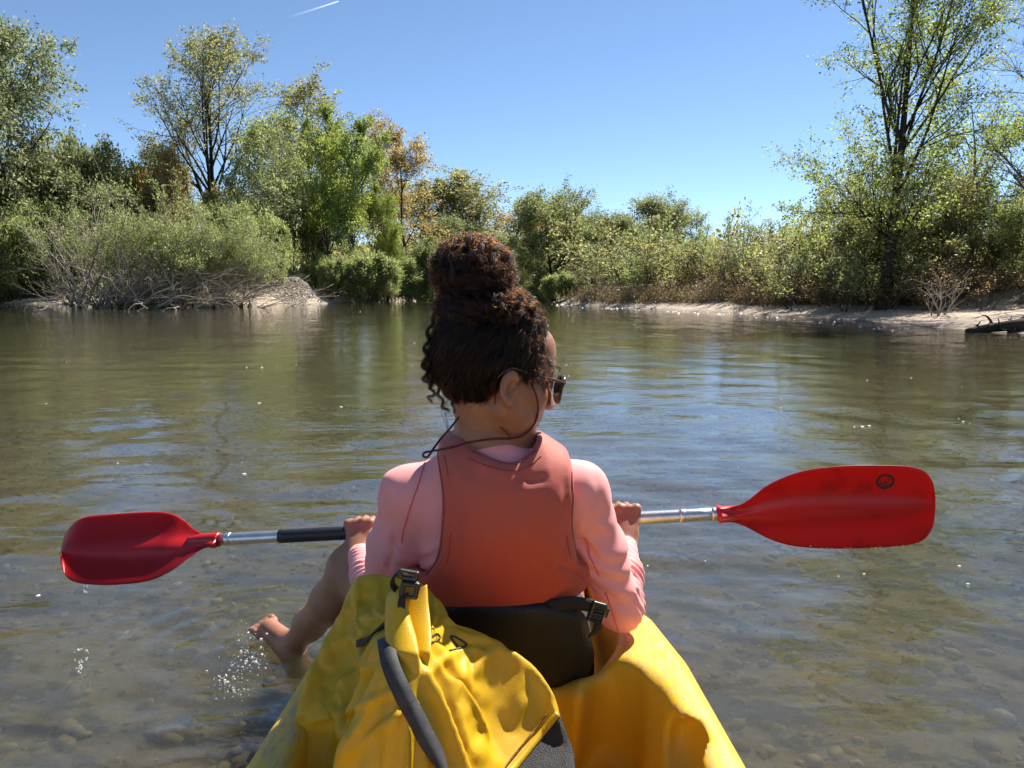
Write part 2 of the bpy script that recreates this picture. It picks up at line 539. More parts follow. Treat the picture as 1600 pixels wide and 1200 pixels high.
def tint_mat(name, stops, rough=0.8, spec=0.3):
    m, nt, n, l = new_mat(name)
    b = n['Principled BSDF']; b.inputs['Roughness'].default_value = rough; b.inputs['Specular IOR Level'].default_value = spec
    at = n.new('ShaderNodeAttribute'); at.attribute_name = 'tint'
    r = ramp_node(n, l, at.outputs['Fac'], stops)
    t = noise_node(n, l, 30, 4); mx = n.new('ShaderNodeMix'); mx.data_type = 'RGBA'; mx.blend_type = 'MULTIPLY'; mx.inputs[0].default_value = 0.6
    l.new(r.outputs[0], mx.inputs[6]); l.new(t.outputs['Color'], mx.inputs[7])
    rr = ramp_node(n, l, t.outputs['Fac'], [(0.3, (.55, .55, .55)), (0.7, (1, 1, 1))]); l.new(rr.outputs[0], mx.inputs[7])
    l.new(mx.outputs[2], b.inputs['Base Color'])
    return m

rs = np.random.RandomState(7)
n_ = 18000
pxy = np.stack([rs.uniform(-5.5, 6, n_), 1.0 + 9.0 * rs.uniform(0, 1, n_) ** 1.5], -1)
psz = 0.008 + 0.034 * rs.uniform(0, 1, n_) ** 3
pts = np.column_stack([pxy, ground_z(pxy[:, 0], pxy[:, 1]) + psz * 0.2])
stones = part('riverbed_stones', pebble_soup(rs, pts, psz).mesh('riverbed_stones', True), tint_mat('river_stone', [(0, (0.13, 0.11, 0.065)), (0.5, (0.23, 0.20, 0.125)), (0.85, (0.38, 0.34, 0.25)), (1, (0.60, 0.55, 0.46))]))
tag(stones, 'brown and pale pebbles lying on the shallow river bed', None, None, 'stuff')
# pebbles on the gravel bars of the left bank
n_ = 9000
gx = np.where(rs.uniform(0, 1, n_) < 0.62, rs.uniform(-40, -21, n_), rs.normal(-13.2, 1.3, n_))
gy = np.where(gx < -20, rs.uniform(46, 56, n_), rs.uniform(45.5, 50.5, n_))
gz = ground_z(gx, gy); ok = gz > 0.03
gp = np.column_stack([gx, gy, gz])[ok]
grav = part('gravel', pebble_soup(rs, gp, rs.uniform(0.03, 0.10, len(gp)), 0.6).mesh('gravel', True), tint_mat('gravel_stone', [(0, (0.26, 0.22, 0.17)), (0.6, (0.46, 0.40, 0.33)), (1, (0.62, 0.57, 0.50))]))
tag(grav, 'pale gravel lying on the bars of the left bank', None, None, 'stuff')

# water: real low waves near the boat, fine ripples as relief, see-through to the bed
def water_z(X, Y):
    rs = np.random.RandomState(21)
    z = np.zeros_like(X); r = np.hypot(X, Y - 1)
    for i in range(34):
        lam = 0.10 * (1.16 ** (i % 17)); a = rs.normal(0.25, 0.75)
        kx, ky = math.sin(a) * 2 * np.pi / lam, math.cos(a) * 2 * np.pi / lam
        ph = rs.uniform(0, 6.28)
        amp = 0.0014 * lam ** 0.80 * np.clip(1 - r * 0.10 / lam / 7, 0, 1)
        z += amp * np.sin(kx * X + ky * Y + ph + 2.2 * vnoise(X * 0.8 + i, Y * 0.8, i))
    for cx, cy, lam, A, rad in ((-0.72, 2.05, 0.10, 0.006, 0.5), (-1.35, 1.75, 0.075, 0.004, 0.30), (-0.5, 1.2, 0.16, 0.006, 0.7), (0.42, 1.2, 0.14, 0.004, 0.5), (0.455, 1.11, 0.085, 0.007, 0.10), (0.52, 1.02, 0.085, 0.007, 0.09), (-0.80, 1.62, 0.09, 0.006, 0.16), (-0.70, 1.95, 0.08, 0.006, 0.15)):
        d = np.hypot(X - cx, (Y - cy))
        z += A * np.cos((d + 0.10 * (vnoise(X * 4, Y * 4, 77) - 0.5)) * 2 * np.pi / lam) * np.exp(-(d / rad) ** 2) * vnoise(X * 2.6 + cx, Y * 2.6, 78)
    # the swirl that trails to the left of the boat
    t = (X + 0.55) * -0.88 + (Y - 1.9) * -0.47; q = (X + 0.55) * 0.47 + (Y - 1.9) * -0.88
    z += 0.012 * np.exp(-((q - 0.20) / 0.09) ** 2) * np.clip(t, 0, 1) * np.clip(3 - t, 0, 1) - 0.010 * np.exp(-((q - 0.45) / 0.12) ** 2) * np.clip(t, 0, 1) * np.clip(3 - t, 0, 1)
    return z

def geo_axis(c, near, step, far, g):
    out = list(np.arange(0, near, step)); st = step
    while out[-1] < far:
        st *= g; out.append(out[-1] + st)
    return np.array(out)
_px = geo_axis(0, 2.2, 0.022, 75, 1.035)
_xs = np.unique(np.concatenate([-_px[_px < 62], _px[_px < 45]]))
_py = geo_axis(0, 2.6, 0.022, 140, 1.030)
_ys = np.unique(np.concatenate([0.6 + _py, 0.6 - np.array([0.4, 1, 2, 4, 8, 16, 32, 64.])]))

def water_mat():
    m, nt, n, l = new_mat('river_water')
    n.remove(n['Principled BSDF'])
    geo = n.new('ShaderNodeNewGeometry')
    def stretched(sx, sy, rot):
        mp = n.new('ShaderNodeMapping'); mp.inputs['Scale'].default_value = (sx, sy, 1); mp.inputs['Rotation'].default_value = (0, 0, rot)
        l.new(geo.outputs['Position'], mp.inputs['Vector']); return mp.outputs[0]
    t1 = noise_node(n, l, 1.0, 3, 0.5, stretched(1.0, 2.4, 0.15))
    t2 = noise_node(n, l, 1.0, 3, 0.55, stretched(5.5, 12.0, -0.2))
    t3 = noise_node(n, l, 1.0, 2, 0.5, stretched(0.35, 0.5, 0.3))
    # calm and ruffled patches
    patch = n.new('ShaderNodeMapRange'); patch.inputs[1].default_value = 0.38; patch.inputs[2].default_value = 0.62; patch.inputs[3].default_value = 0.35; patch.inputs[4].default_value = 1.0
    l.new(t3.outputs['Fac'], patch.inputs[0])
    b1 = n.new('ShaderNodeBump'); b1.inputs['Distance'].default_value = 0.010; l.new(t1.outputs['Fac'], b1.inputs['Height']); b1.inputs['Strength'].default_value = 0.8
    b2 = n.new('ShaderNodeBump'); b2.inputs['Distance'].default_value = 0.0055; l.new(t2.outputs['Fac'], b2.inputs['Height']); l.new(patch.outputs[0], b2.inputs['Strength']); l.new(b1.outputs['Normal'], b2.inputs['Normal'])
    fr = n.new('ShaderNodeFresnel'); fr.inputs['IOR'].default_value = 1.52; l.new(b2.outputs['Normal'], fr.inputs['Normal'])
    gl = n.new('ShaderNodeBsdfGlossy'); gl.inputs['Roughness'].default_value = 0.02; l.new(b2.outputs['Normal'], gl.inputs['Normal'])
    gl.inputs['Color'].default_value = (1, 1, 1, 1)
    tr = n.new('ShaderNodeBsdfTransparent'); tr.inputs['Color'].default_value = (0.84, 0.79, 0.62, 1)
    df = n.new('ShaderNodeSubsurfaceScattering'); df.falloff = 'BURLEY'; df.inputs['Scale'].default_value = 0.35; df.inputs['Radius'].default_value = (1.0, 0.95, 0.7)
    murk = noise_node(n, l, 0.6, 4, 0.6, geo.outputs['Position'])
    mr = ramp_node(n, l, murk.outputs['Fac'], [(0.35, (0.062, 0.058, 0.034)), (0.65, (0.098, 0.090, 0.058))])
    l.new(mr.outputs[0], df.inputs['Color'])
    body = n.new('ShaderNodeMixShader'); body.inputs[0].default_value = 0.54; l.new(tr.outputs[0], body.inputs[1]); l.new(df.outputs[0], body.inputs[2])
    mx = n.new('ShaderNodeMixShader'); l.new(fr.outputs[0], mx.inputs[0]); l.new(body.outputs[0], mx.inputs[1]); l.new(gl.outputs[0], mx.inputs[2])
    l.new(mx.outputs[0], n['Material Output'].inputs['Surface'])
    return m
water = part('water', grid_mesh('water', _xs, _ys, water_z), water_mat())
tag(water, 'calm olive river reflecting the trees and blue sky', None, None, 'structure')

# contrail high up in the sky
def contrail():
    a, b = W(448, 28, 9000), W(529, 2, 9000)
    m, nt, n, l = new_mat('vapour')
    n.remove(n['Principled BSDF'])
    d = n.new('ShaderNodeBsdfTranslucent'); d.inputs['Color'].default_value = (.9, .9, .9, 1)
    d2 = n.new('ShaderNodeBsdfDiffuse'); d2.inputs['Color'].default_value = (.9, .9, .9, 1)
    ad = n.new('ShaderNodeAddShader'); l.new(d.outputs[0], ad.inputs[0]); l.new(d2.outputs[0], ad.inputs[1])
    tr = n.new('ShaderNodeBsdfTransparent'); mx = n.new('ShaderNodeMixShader')
    tc = n.new('ShaderNodeTexCoord'); sp = n.new('ShaderNodeSeparateXYZ'); l.new(tc.outputs['Generated'], sp.inputs[0])
    r = ramp_node(n, l, sp.outputs['X'], [(0.0, (0, 0, 0)), (0.5, (.05, .05, .05)), (1.0, (.2, .2, .2))])
    l.new(r.outputs[0], mx.inputs[0]); l.new(tr.outputs[0], mx.inputs[1]); l.new(ad.outputs[0], mx.inputs[2])
    l.new(mx.outputs[0], n['Material Output'].inputs['Surface'])
    o = part('contrail', tube_mesh('contrail', [a, a.lerp(b, .33), a.lerp(b, .66), b], [15, 12, 10, 7], 12, 8), m)
    tag(o, 'thin white contrail crossing the clear blue sky', 'contrail')
contrail()
# ================================================================== TREES AND SHRUBS

def ray_ell(p, d, c, r):
    q = (p - c) / r; e = d / r
    a = (e * e).sum(1); b = (q * e).sum(1); cc = (q * q).sum(1) - 1
    t = (-b + np.sqrt(np.maximum(b * b - a * cc, 0))) / a
    return np.maximum(np.where(b * b - a * cc > 0, t, 0.0), 0.0)

def polylines(rs, start, d, L, npts, wander, up):
    P = np.empty((len(start), npts, 3)); P[:, 0] = start
    st = (L / (npts - 1))[:, None]
    d = unit(d)
    for i in range(1, npts):
        d = unit(d + rs.normal(0, wander, d.shape) + np.array([0, 0, up]))
        P[:, i] = P[:, i - 1] + d * st
    return P

def sprout(rs, P, rad, k, t0, t1, ang, ang_sd):
    """k children on each parent polyline: start, direction, parent radius, t"""
    N, n, _ = P.shape
    t = rs.uniform(t0, t1, (N, k)); t.sort(axis=1)
    f = t * (n - 1); i = np.minimum(f.astype(int), n - 2); u = f - i
    r = np.arange(N)[:, None]
    pos = P[r, i] * (1 - u[..., None]) + P[r, i + 1] * u[..., None]
    tan = unit(P[r, i + 1] - P[r, i])
    rr = rad[r, i] * (1 - u) + rad[r, i + 1] * u
    rnd = unit(np.cross(tan, rs.normal(0, 1, tan.shape)))
    a = rs.normal(ang, ang_sd, (N, k))[..., None]
    d = tan * np.cos(a) + rnd * np.sin(a)
    return pos.reshape(-1, 3), d.reshape(-1, 3), rr.ravel(), t.ravel()

def add_leaves(rs, soup, P, per, size, aspect, spread, droop=0.0, tint_mid=0.5, tint_sd=0.22, t0=0.25, tiltup=0.0):
    """leaves along each twig polyline"""
    N, n, _ = P.shape
    M = N * per
    if M == 0: return
    i0 = np.repeat(np.arange(N), per)
    f = rs.uniform(t0, 1, M) * (n - 1); i = np.minimum(f.astype(int), n - 2); u = (f - i)[:, None]
    c = P[i0, i] * (1 - u) + P[i0, i + 1] * u + rs.normal(0, 1, (M, 3)) * spread
    ax = unit(rs.normal(0, 1, (M, 3)) + np.array([0, 0, -droop + tiltup]) + 0.7 * unit(P[i0, i + 1] - P[i0, i]))
    nb = unit(np.cross(ax, rs.normal(0, 1, (M, 3)) + np.array([0.0, 0.0, 0.3])))
    L = (size * rs.uniform(0.65, 1.35, M))[:, None]; w = L / aspect * 0.5
    nrm = np.cross(ax, nb)
    V = np.stack([c, c + ax * L * 0.5 + nb * w + nrm * L * 0.08, c + ax * L, c + ax * L * 0.5 - nb * w + nrm * L * 0.08], 1)
    cl = np.repeat(rs.normal(0, tint_sd * 0.7, N), per)
    tint = np.clip(tint_mid + cl + rs.normal(0, tint_sd, M), 0, 1)
    soup.add(V.reshape(-1, 3), np.arange(M * 4).reshape(-1, 4), None, np.repeat(tint, 4))

def grow(seed, H, env=None, trunk=None, stems=1, stem_spread=0.0, stem_lean=0.1, stem_len=(0.9, 1.0), r0=0.2, lv=(), leaf=None, lean=(0, 0), wander0=0.05, up0=0.06, fork=None):
    """returns wood soup, leaf soup. env=(centre, radii) in local coords limits branch length.
    lv: list of dict(k, L, ang, sd, t0, t1, up, w, n)"""
    rs = np.random.RandomState(seed)
    wood, leaves = Soup(), Soup()
    st = np.column_stack([rs.normal(0, stem_spread, stems), rs.normal(0, stem_spread, stems), np.full(stems, -0.25)])
    if stems == 1: st[:] = (0, 0, -0.25)
    out = st * np.array([1, 1, 0])
    if stems == 1: stem_lean = min(stem_lean, 0.02)
    d = np.column_stack([rs.normal(0, stem_lean, stems) + lean[0], rs.normal(0, stem_lean, stems) + lean[1], np.ones(stems)]) + out * (0.35 / max(stem_spread, 0.2) if stems > 1 else 0)
    L = H * rs.uniform(stem_len[0], stem_len[1], stems)
    P = polylines(rs, st, d, L, 9, wander0, up0)
    tt = np.linspace(0, 1, 9)[None]
    rad = r0 * (0.55 + 0.45 * rs.uniform(0, 1, (stems, 1))) if stems > 1 else np.array([[r0]])
    rad = rad * (1 - 0.9 * tt ** 0.8) * (1 + 0.35 * np.exp(-tt * 18)) + 0.006
    tubes(wood, P, rad, 8 if stems < 4 else 5, rs.uniform(0, 1, stems))
    c, r = (np.array(env[0], float), np.array(env[1], float)) if env else (None, None)
    last = P
    for q, g in enumerate(lv):
        s, d, pr, t = sprout(rs, P, rad, g['k'], g.get('t0', 0.3), g.get('t1', 1.0), g.get('ang', 0.8), g.get('sd', 0.2))
        L = g['L'] * H * rs.uniform(0.6, 1.15, len(s))
        if 'also' in g:               # a second set, e.g. low boughs under the main limbs: k, L, ang, t0, t1
            k2, L2, a2, t02, t12 = g['also']
            s2, d2, p2, _ = sprout(rs, P, rad, k2, t02, t12, a2, 0.15)
            s, d, pr = np.vstack([s, s2]), np.vstack([d, d2]), np.concatenate([pr, p2 * 0.5])
            L = np.concatenate([L, L2 * H * rs.uniform(0.7, 1.1, len(s2))])
        if env:
            L = np.minimum(L, ray_ell(s, unit(d + np.array([0, 0, g.get('up', 0.05) * 3])), c, r) * rs.uniform(0.6, 1.2, len(s)) + 0.05 * H * rs.uniform(0.3, 1, len(s)) * rs.choice([1, 1, 2.5], len(s)))
        n = g.get('n', 6)
        P = polylines(rs, s, d, L, n, g.get('w', 0.12), g.get('up', 0.05))
        b = np.minimum(pr * g.get('rr', 0.55), 0.02 * L + 0.004 + pr * 0.25)
        rad = b[:, None] * (1 - 0.85 * np.linspace(0, 1, n)[None]) + 0.0025
        tubes(wood, P, rad, 5 if q == 0 else (4 if q == 1 else 3), rs.uniform(0, 1, len(s)), cap=False)
        if leaf and q >= leaf.get('from', len(lv) - 1):
            kw = {a: b for a, b in leaf.items() if a not in ('from', 'per')}
            per = leaf['per'] if q == len(lv) - 1 else max(1, leaf['per'] // 2)
            add_leaves(rs, leaves, P, per, **kw)
    return wood, leaves

BARK = {}
def bark(name, a, b):
    if name not in BARK:
        BARK[name] = tint_mat(name, [(0, a), (1, b)], 0.9, 0.15)
    return BARK[name]
B_DARK = bark('bark_dark', (0.035, 0.028, 0.020), (0.075, 0.060, 0.045))
B_GREY = bark('bark_grey', (0.09, 0.075, 0.058), (0.17, 0.145, 0.115))
B_PALE = bark('bark_pale', (0.29, 0.240, 0.180), (0.57, 0.485, 0.375))
B_RUST = bark('bark_rust', (0.10, 0.06, 0.035), (0.20, 0.13, 0.08))

L_POPLAR = leaf_mat('leaf_poplar', (0.115, 0.150, 0.040), (0.34, 0.38, 0.115))
L_OLIVE = leaf_mat('leaf_olive', (0.125, 0.130, 0.052), (0.36, 0.345, 0.145))
L_BROWN = leaf_mat('leaf_brown', (0.189, 0.138, 0.058), (0.460, 0.367, 0.157))
L_BRIGHT = leaf_mat('leaf_bright', (0.106, 0.142, 0.035), (0.319, 0.372, 0.100), glow=1.7)
L_WILLOW = leaf_mat('leaf_willow', (0.100, 0.124, 0.065), (0.319, 0.342, 0.177))
L_DARK = leaf_mat('leaf_dark', (0.095, 0.115, 0.048), (0.28, 0.30, 0.13))
L_YELLOW = leaf_mat('leaf_yellow_green', (0.125, 0.155, 0.055), (0.35, 0.385, 0.155))

def tree(name, label, cat, base, spec, leafmat, barkmat, group=None, rot=0.0, crown='crown', stem='trunk'):
    raw = spec.get('raw', False); spec = {a: b for a, b in spec.items() if a != 'raw'}
    wood, leaves = grow(**spec)
    if not raw:                       # make the grown plant exactly as tall as asked
        zz = np.concatenate((leaves if leaves.n else wood).V)[:, 2]
        k = spec['H'] / np.percentile(zz, 99.6)
        for so in (wood, leaves):
            so.V = [v * k for v in so.V]
    t = thing(name, label, cat, base, group)
    t.rotation_euler = (0, 0, rot)
    st_o = part(stem, wood.mesh(stem), barkmat, t, False)
    if stem == 'stems': st_o['kind'] = 'stuff'      # stems too fine to pick apart one by one
    if leaves.n: part(crown, leaves.mesh(crown, False), leafmat, t, False)
    return t

def again(src, loc, rot, scale, label, group=None):
    c = src.copy(); COL.objects.link(c)
    c.location = loc; c.rotation_euler = (0, 0, rot); c.scale = scale
    c['label'] = label
    if group: c['group'] = group
    for ch in src.children:
        d = ch.copy(); COL.objects.link(d); d.parent = c
    return c

def at(px, Y):
    x = (px - 800) / FPX * Y * 0.992
    return (x, Y, float(ground_z(np.array([x]), np.array([Y]))[0]) - 0.05)

def hgt(py, Y):
    return W(800, py, Y).z

def lvl(k, L, ang, up=0.05, w=0.12, sd=0.18, t0=0.3, t1=1.0, n=6, rr=0.55):
    return dict(k=k, L=L, ang=ang, up=up, w=w, sd=sd, t0=t0, t1=t1, n=n, rr=rr)

G_FAR = 'trees of the wooded left bank'
# --- tall poplar on the right bank: long rising limbs, airy crown, a few low drooping boughs
Y = 27.0
b = at(1382, Y)
sp = dict(seed=11, H=14.6, env=((0.0, 0, 8.2), (5.3, 4.6, 8.0)), r0=0.27, wander0=0.012, up0=0.05,
          lv=[dict(lvl(14, 0.66, 0.50, 0.075, 0.045, 0.13, 0.33, 0.94, 9, 0.5), also=(7, 0.21, 1.25, 0.12, 0.34)), lvl(9, 0.24, 0.62, 0.03, 0.12, 0.2, 0.12, 1.0, 6), lvl(8, 0.085, 0.75, -0.02, 0.2, 0.25, 0.2, 1.0, 4)],
          leaf=dict(per=26, size=0.105, aspect=1.35, spread=0.12, **{'from': 1}, droop=0.5, tint_mid=0.55))
tree('poplar_tree', 'tall open poplar with dark forked trunk at the edge of the right beach', 'tree', b, sp, L_POPLAR, B_DARK, None, 1.0)
# low boughs of the same kind, behind on the right: young leafy tree
Y = 30.0
tree('young_tree', 'young bushy tree with yellow-green leaves just right of the tall poplar', 'tree', at(1520, Y),
     dict(seed=15, H=hgt(178, Y), env=((-0.2, 0, 4.6), (2.1, 2.0, 3.6)), r0=0.10, lean=(-0.02, 0), lv=[lvl(14, 0.5, 0.7, 0.08, 0.1, t0=0.2, n=7), lvl(7, 0.2, 0.7, 0.04), lvl(5, 0.09, 0.8, 0.0, n=4)],
          leaf=dict(per=17, size=0.12, aspect=1.8, spread=0.12, tint_mid=0.6)), L_BRIGHT, B_GREY)
Y = 25.0
tree('bare_tree', 'half bare tree leaning in at the right edge behind the tall poplar', 'tree', at(1650, Y),
     dict(seed=19, H=12.0, env=((-0.8, 0, 8.4), (2.9, 3.0, 5.2)), r0=0.16, lean=(-0.08, 0), lv=[lvl(14, 0.42, 0.6, 0.07, 0.1, t0=0.25, n=8), lvl(9, 0.2, 0.7, 0.0, 0.15), lvl(7, 0.09, 0.8, -0.04, 0.2, n=4)],
          leaf=dict(per=4, size=0.09, aspect=3.5, spread=0.05, tint_mid=0.4)), L_OLIVE, B_GREY)
# --- left bank
Y = 52.0
tree('willow_tree', 'large grey-green willow at the left edge, the tallest mass on that side', 'tree', at(5, Y),
     dict(seed=23, H=18.0, env=((1.4, 0, 9.0), (7.4, 6.0, 9.4)), r0=0.45, lean=(0.05, 0), lv=[lvl(18, 0.5, 0.75, 0.06, 0.1, t0=0.12, n=8), lvl(10, 0.22, 0.7, 0.0, 0.15), lvl(9, 0.09, 0.8, -0.06, 0.2, n=4)],
          leaf=dict(per=26, size=0.27, aspect=2.3, spread=0.2, droop=0.3, tint_mid=0.5)), L_WILLOW, B_DARK)
Y = 64.0
rp = tree('poplar_tree', 'round-crowned poplar with bronze young leaves standing alone above the left bank bushes', 'tree', at(335, Y),
     dict(seed=31, H=hgt(80, Y), env=((0.2, 0, 12.6), (6.6, 6.2, 8.2)), r0=0.36, wander0=0.03, lv=[lvl(17, 0.62, 0.62, 0.085, 0.05, 0.15, 0.25, 0.96, 9, 0.6), lvl(9, 0.22, 0.6, 0.05, 0.1), lvl(8, 0.08, 0.7, 0.0, 0.2, n=4)],
          leaf=dict(per=13, size=0.17, aspect=1.4, spread=0.14, tint_mid=0.5)), L_OLIVE, B_DARK, G_FAR)
rp.scale = (1.22, 1.22, 1.0)
tree('poplar_tree', 'slender second poplar rising close left of the round-crowned one', 'tree', at(300, 66.0),
     dict(seed=33, H=12.5, env=((-1.5, 0, 8.0), (4.6, 4.0, 5.6)), r0=0.22, lean=(-0.12, 0), lv=[lvl(10, 0.5, 0.65, 0.06, 0.08, t0=0.3, n=7), lvl(7, 0.22, 0.65, 0.02), lvl(6, 0.09, 0.8, 0.0, n=4)],
          leaf=dict(per=9, size=0.17, aspect=1.4, spread=0.12, tint_mid=0.35)), L_OLIVE, B_DARK, G_FAR)
airy = dict(seed=41, H=15.5, env=((0, 0, 9.8), (3.6, 3.4, 6.4)), r0=0.24, lv=[lvl(15, 0.5, 0.5, 0.09, 0.06, t0=0.2, n=8), lvl(8, 0.2, 0.55, 0.05), lvl(7, 0.075, 0.7, 0.02, n=4)],
            leaf=dict(per=9, size=0.17, aspect=1.4, spread=0.14, tint_mid=0.5))
a1 = tree('poplar_tree', 'thin airy poplar showing above the leaning bush on the left bank', 'tree', at(490, 74.0), airy, L_OLIVE, B_GREY, G_FAR)
a1.scale = (1.5, 1.5, hgt(142, 74) / 15.5)
again(a1, at(432, 76.0), 2.2, (1.2, 1.2, hgt(190, 76) / 15.5), 'small thin poplar directly right of the round-crowned poplar', G_FAR)
dense = dict(seed=47, H=13.5, env=((0, 0, 7.6), (3.5, 3.3, 6.6)), r0=0.22, lv=[lvl(18, 0.42, 0.6, 0.07, 0.08, t0=0.12, n=7), lvl(9, 0.18, 0.65, 0.03), lvl(7, 0.075, 0.8, 0.0, n=4)],
             leaf=dict(per=17, size=0.21, aspect=1.7, spread=0.18, tint_mid=0.58))
brown = dict(dense, seed=53, leaf=dict(per=8, size=0.19, aspect=1.5, spread=0.17, tint_mid=0.5))
br = tree('poplar_tree', 'brownish poplar with young bronze leaves left of the gap behind the bun', 'tree', at(640, 66.0), brown, L_BROWN, B_DARK, G_FAR)
br.scale = (1.05, 1.05, hgt(213, 66) / 13.5)
again(br, at(588, 69.0), 1.9, (0.9, 0.9, hgt(192, 69) / 13.5), 'brownish poplar peeking out behind the bright green tree', G_FAR)
bg = tree('alder_tree', 'bright fresh green tree, the most vivid one on the left bank', 'tree', at(548, 57.0), dense, L_BRIGHT, B_GREY)
bg.scale = (0.80, 0.80, hgt(190, 57) / 13.5)
again(bg, at(606, 60.0), 2.5, (0.42, 0.42, hgt(282, 60) / 13.5), 'small bright green tree to the right of the most vivid one')
lean = dict(seed=59, H=10.5, env=((0.8, 0, 5.2), (3.2, 3.0, 5.4)), r0=0.16, lean=(0.22, 0), lv=[lvl(15, 0.45, 0.75, 0.05, 0.12, t0=0.15, n=7), lvl(8, 0.2, 0.7, 0.02), lvl(6, 0.09, 0.8, -0.03, n=4)],
            leaf=dict(per=13, size=0.21, aspect=2.2, spread=0.18, tint_mid=0.5))
ln = tree('willow_tree', 'leaning willow with pale grey stems beside the bright green tree', 'tree', at(420, 54.0), lean, L_YELLOW, B_PALE)
ln.scale = (0.95, 0.95, hgt(205, 54) / 10.5)
again(bg, at(516, 61.0), 4.0, (0.62, 0.62, hgt(192, 61) / 13.5), 'green tree crowded against the left side of the most vivid one')
# far trees behind the head
fa = tree('poplar_tree', 'sparse far poplar whose bare limbs show above the bun', 'tree', at(762, 86.0), dict(airy, seed=61, leaf=dict(per=8, size=0.21, aspect=1.4, spread=0.16, tint_mid=0.5)), L_OLIVE, B_GREY, G_FAR)
fa.scale = (1.7, 1.7, hgt(258, 86) / 15.5)
again(fa, at(706, 90.0), 1.3, (1.5, 1.5, hgt(296, 90) / 15.5), 'sparse far poplar just left of the one above the bun', G_FAR)
again(br, at(806, 84.0), 0.7, (1.3, 1.3, hgt(305, 84) / 13.5), 'brown tinged far tree between the bare poplar and the dark willow', G_FAR)
wd = dict(seed=67, H=10.0, r0=0.24, lv=[lvl(24, 0.40, 0.8, 0.05, 0.1, t0=0.06, n=7), lvl(9, 0.22, 0.7, 0.02), lvl(8, 0.09, 0.8, -0.03, n=4)],
          leaf=dict(per=16, size=0.24, aspect=2.2, spread=0.2, tint_mid=0.5))
w1 = tree('willow_tree', 'dense dark round willow to the right of the bun', 'tree', at(866, 66.0), wd, L_DARK, B_DARK)
w1.scale = (1.12, 1.12, hgt(290, 66) / 10.0)
again(w1, at(1020, 72.0), 1.1, (1.05, 1.05, hgt(326, 72) / 10), 'low round willow on the skyline right of the sunglasses')
again(w1, at(945, 76.0), 2.6, (1.0, 1.0, hgt(345, 76) / 10), 'small willow between the two round ones right of the bun')
again(w1, at(700, 78.0), 3.9, (1.1, 1.1, hgt(335, 78) / 10), 'dark willow low behind the left side of the bun')
again(w1, at(912, 74.0), 0.4, (1.0, 1.0, hgt(330, 74) / 10), 'willow close right of the dense dark one, a little lower', G_FAR)
again(w1, at(1062, 80.0), 5.0, (1.1, 1.1, hgt(350, 80) / 10), 'low far willow at the right end of the skyline trees', G_FAR)
again(w1, at(985, 90.0), 3.0, (1.3, 1.3, hgt(336, 90) / 10), 'far pale willow behind the low round one right of the bun', G_FAR)
again(fa, at(830, 92.0), 3.4, (1.6, 1.6, hgt(300, 92) / 15.5), 'sparse far poplar behind the dense dark willow', G_FAR)
again(fa, at(668, 84.0), 5.1, (1.5, 1.5, hgt(290, 84) / 15.5), 'sparse far poplar between the brownish poplar and the bun', G_FAR)
again(w1, at(770, 74.0), 2.0, (1.2, 1.2, hgt(352, 74) / 10), 'dark low willow straight behind the bun', G_FAR)
# dark scrub rise behind the left bank
scrub = dict(seed=71, H=5.2, stems=9, stem_spread=1.0, stem_lean=0.28, stem_len=(0.55, 1.0), r0=0.06, env=((0, 0, 2.6), (3.3, 2.8, 3.0)),
             lv=[lvl(9, 0.4, 0.6, 0.07, 0.12, t0=0.1, n=6), lvl(7, 0.2, 0.65, 0.03), lvl(5, 0.1, 0.8, 0.0, n=4)], leaf=dict(per=12, size=0.22, aspect=2.6, spread=0.16, tint_mid=0.5))
s_dark = tree('shrub', 'dark green scrub between the big willow and the lone poplar', 'shrub', at(165, 60.0), scrub, L_DARK, B_DARK, 'scrub on the banks', 0, 'foliage', 'stems')
s_dark.scale = (1.2, 1.2, hgt(262, 60) / 5.2)
SH = 'scrub on the banks'
again(s_dark, at(232, 62.0), 1.5, (1.1, 1.1, hgt(275, 62) / 5.2), 'dark green scrub at the foot of the lone poplar, left side', SH)
again(s_dark, at(380, 61.0), 3.0, (0.9, 0.9, hgt(318, 61) / 5.2), 'dark green scrub at the foot of the lone poplar, right side', SH)
again(s_dark, at(460, 64.0), 4.4, (1.0, 1.0, hgt(300, 64) / 5.2), 'dark scrub behind the leaning willow', SH)
again(s_dark, at(655, 62.0), 0.4, (0.8, 0.8, hgt(365, 62) / 5.2), 'dark scrub under the brownish poplar', SH)
again(s_dark, at(905, 60.0), 5.2, (0.6, 0.6, hgt(392, 60) / 5.2), 'dark scrub at the foot of the dense round willow', SH)
again(s_dark, at(100, 57.0), 2.2, (1.3, 1.3, hgt(235, 57) / 5.2), 'dark green scrub against the right side of the big willow', SH)
rust = tree('shrub', 'rust-brown bush at the foot of the lone poplar', 'shrub', at(272, 60.5), dict(scrub, seed=73), L_BROWN, B_RUST, None, 0, 'foliage', 'stems')
rust.scale = (0.8, 0.8, hgt(272, 60.5) / 5.2)
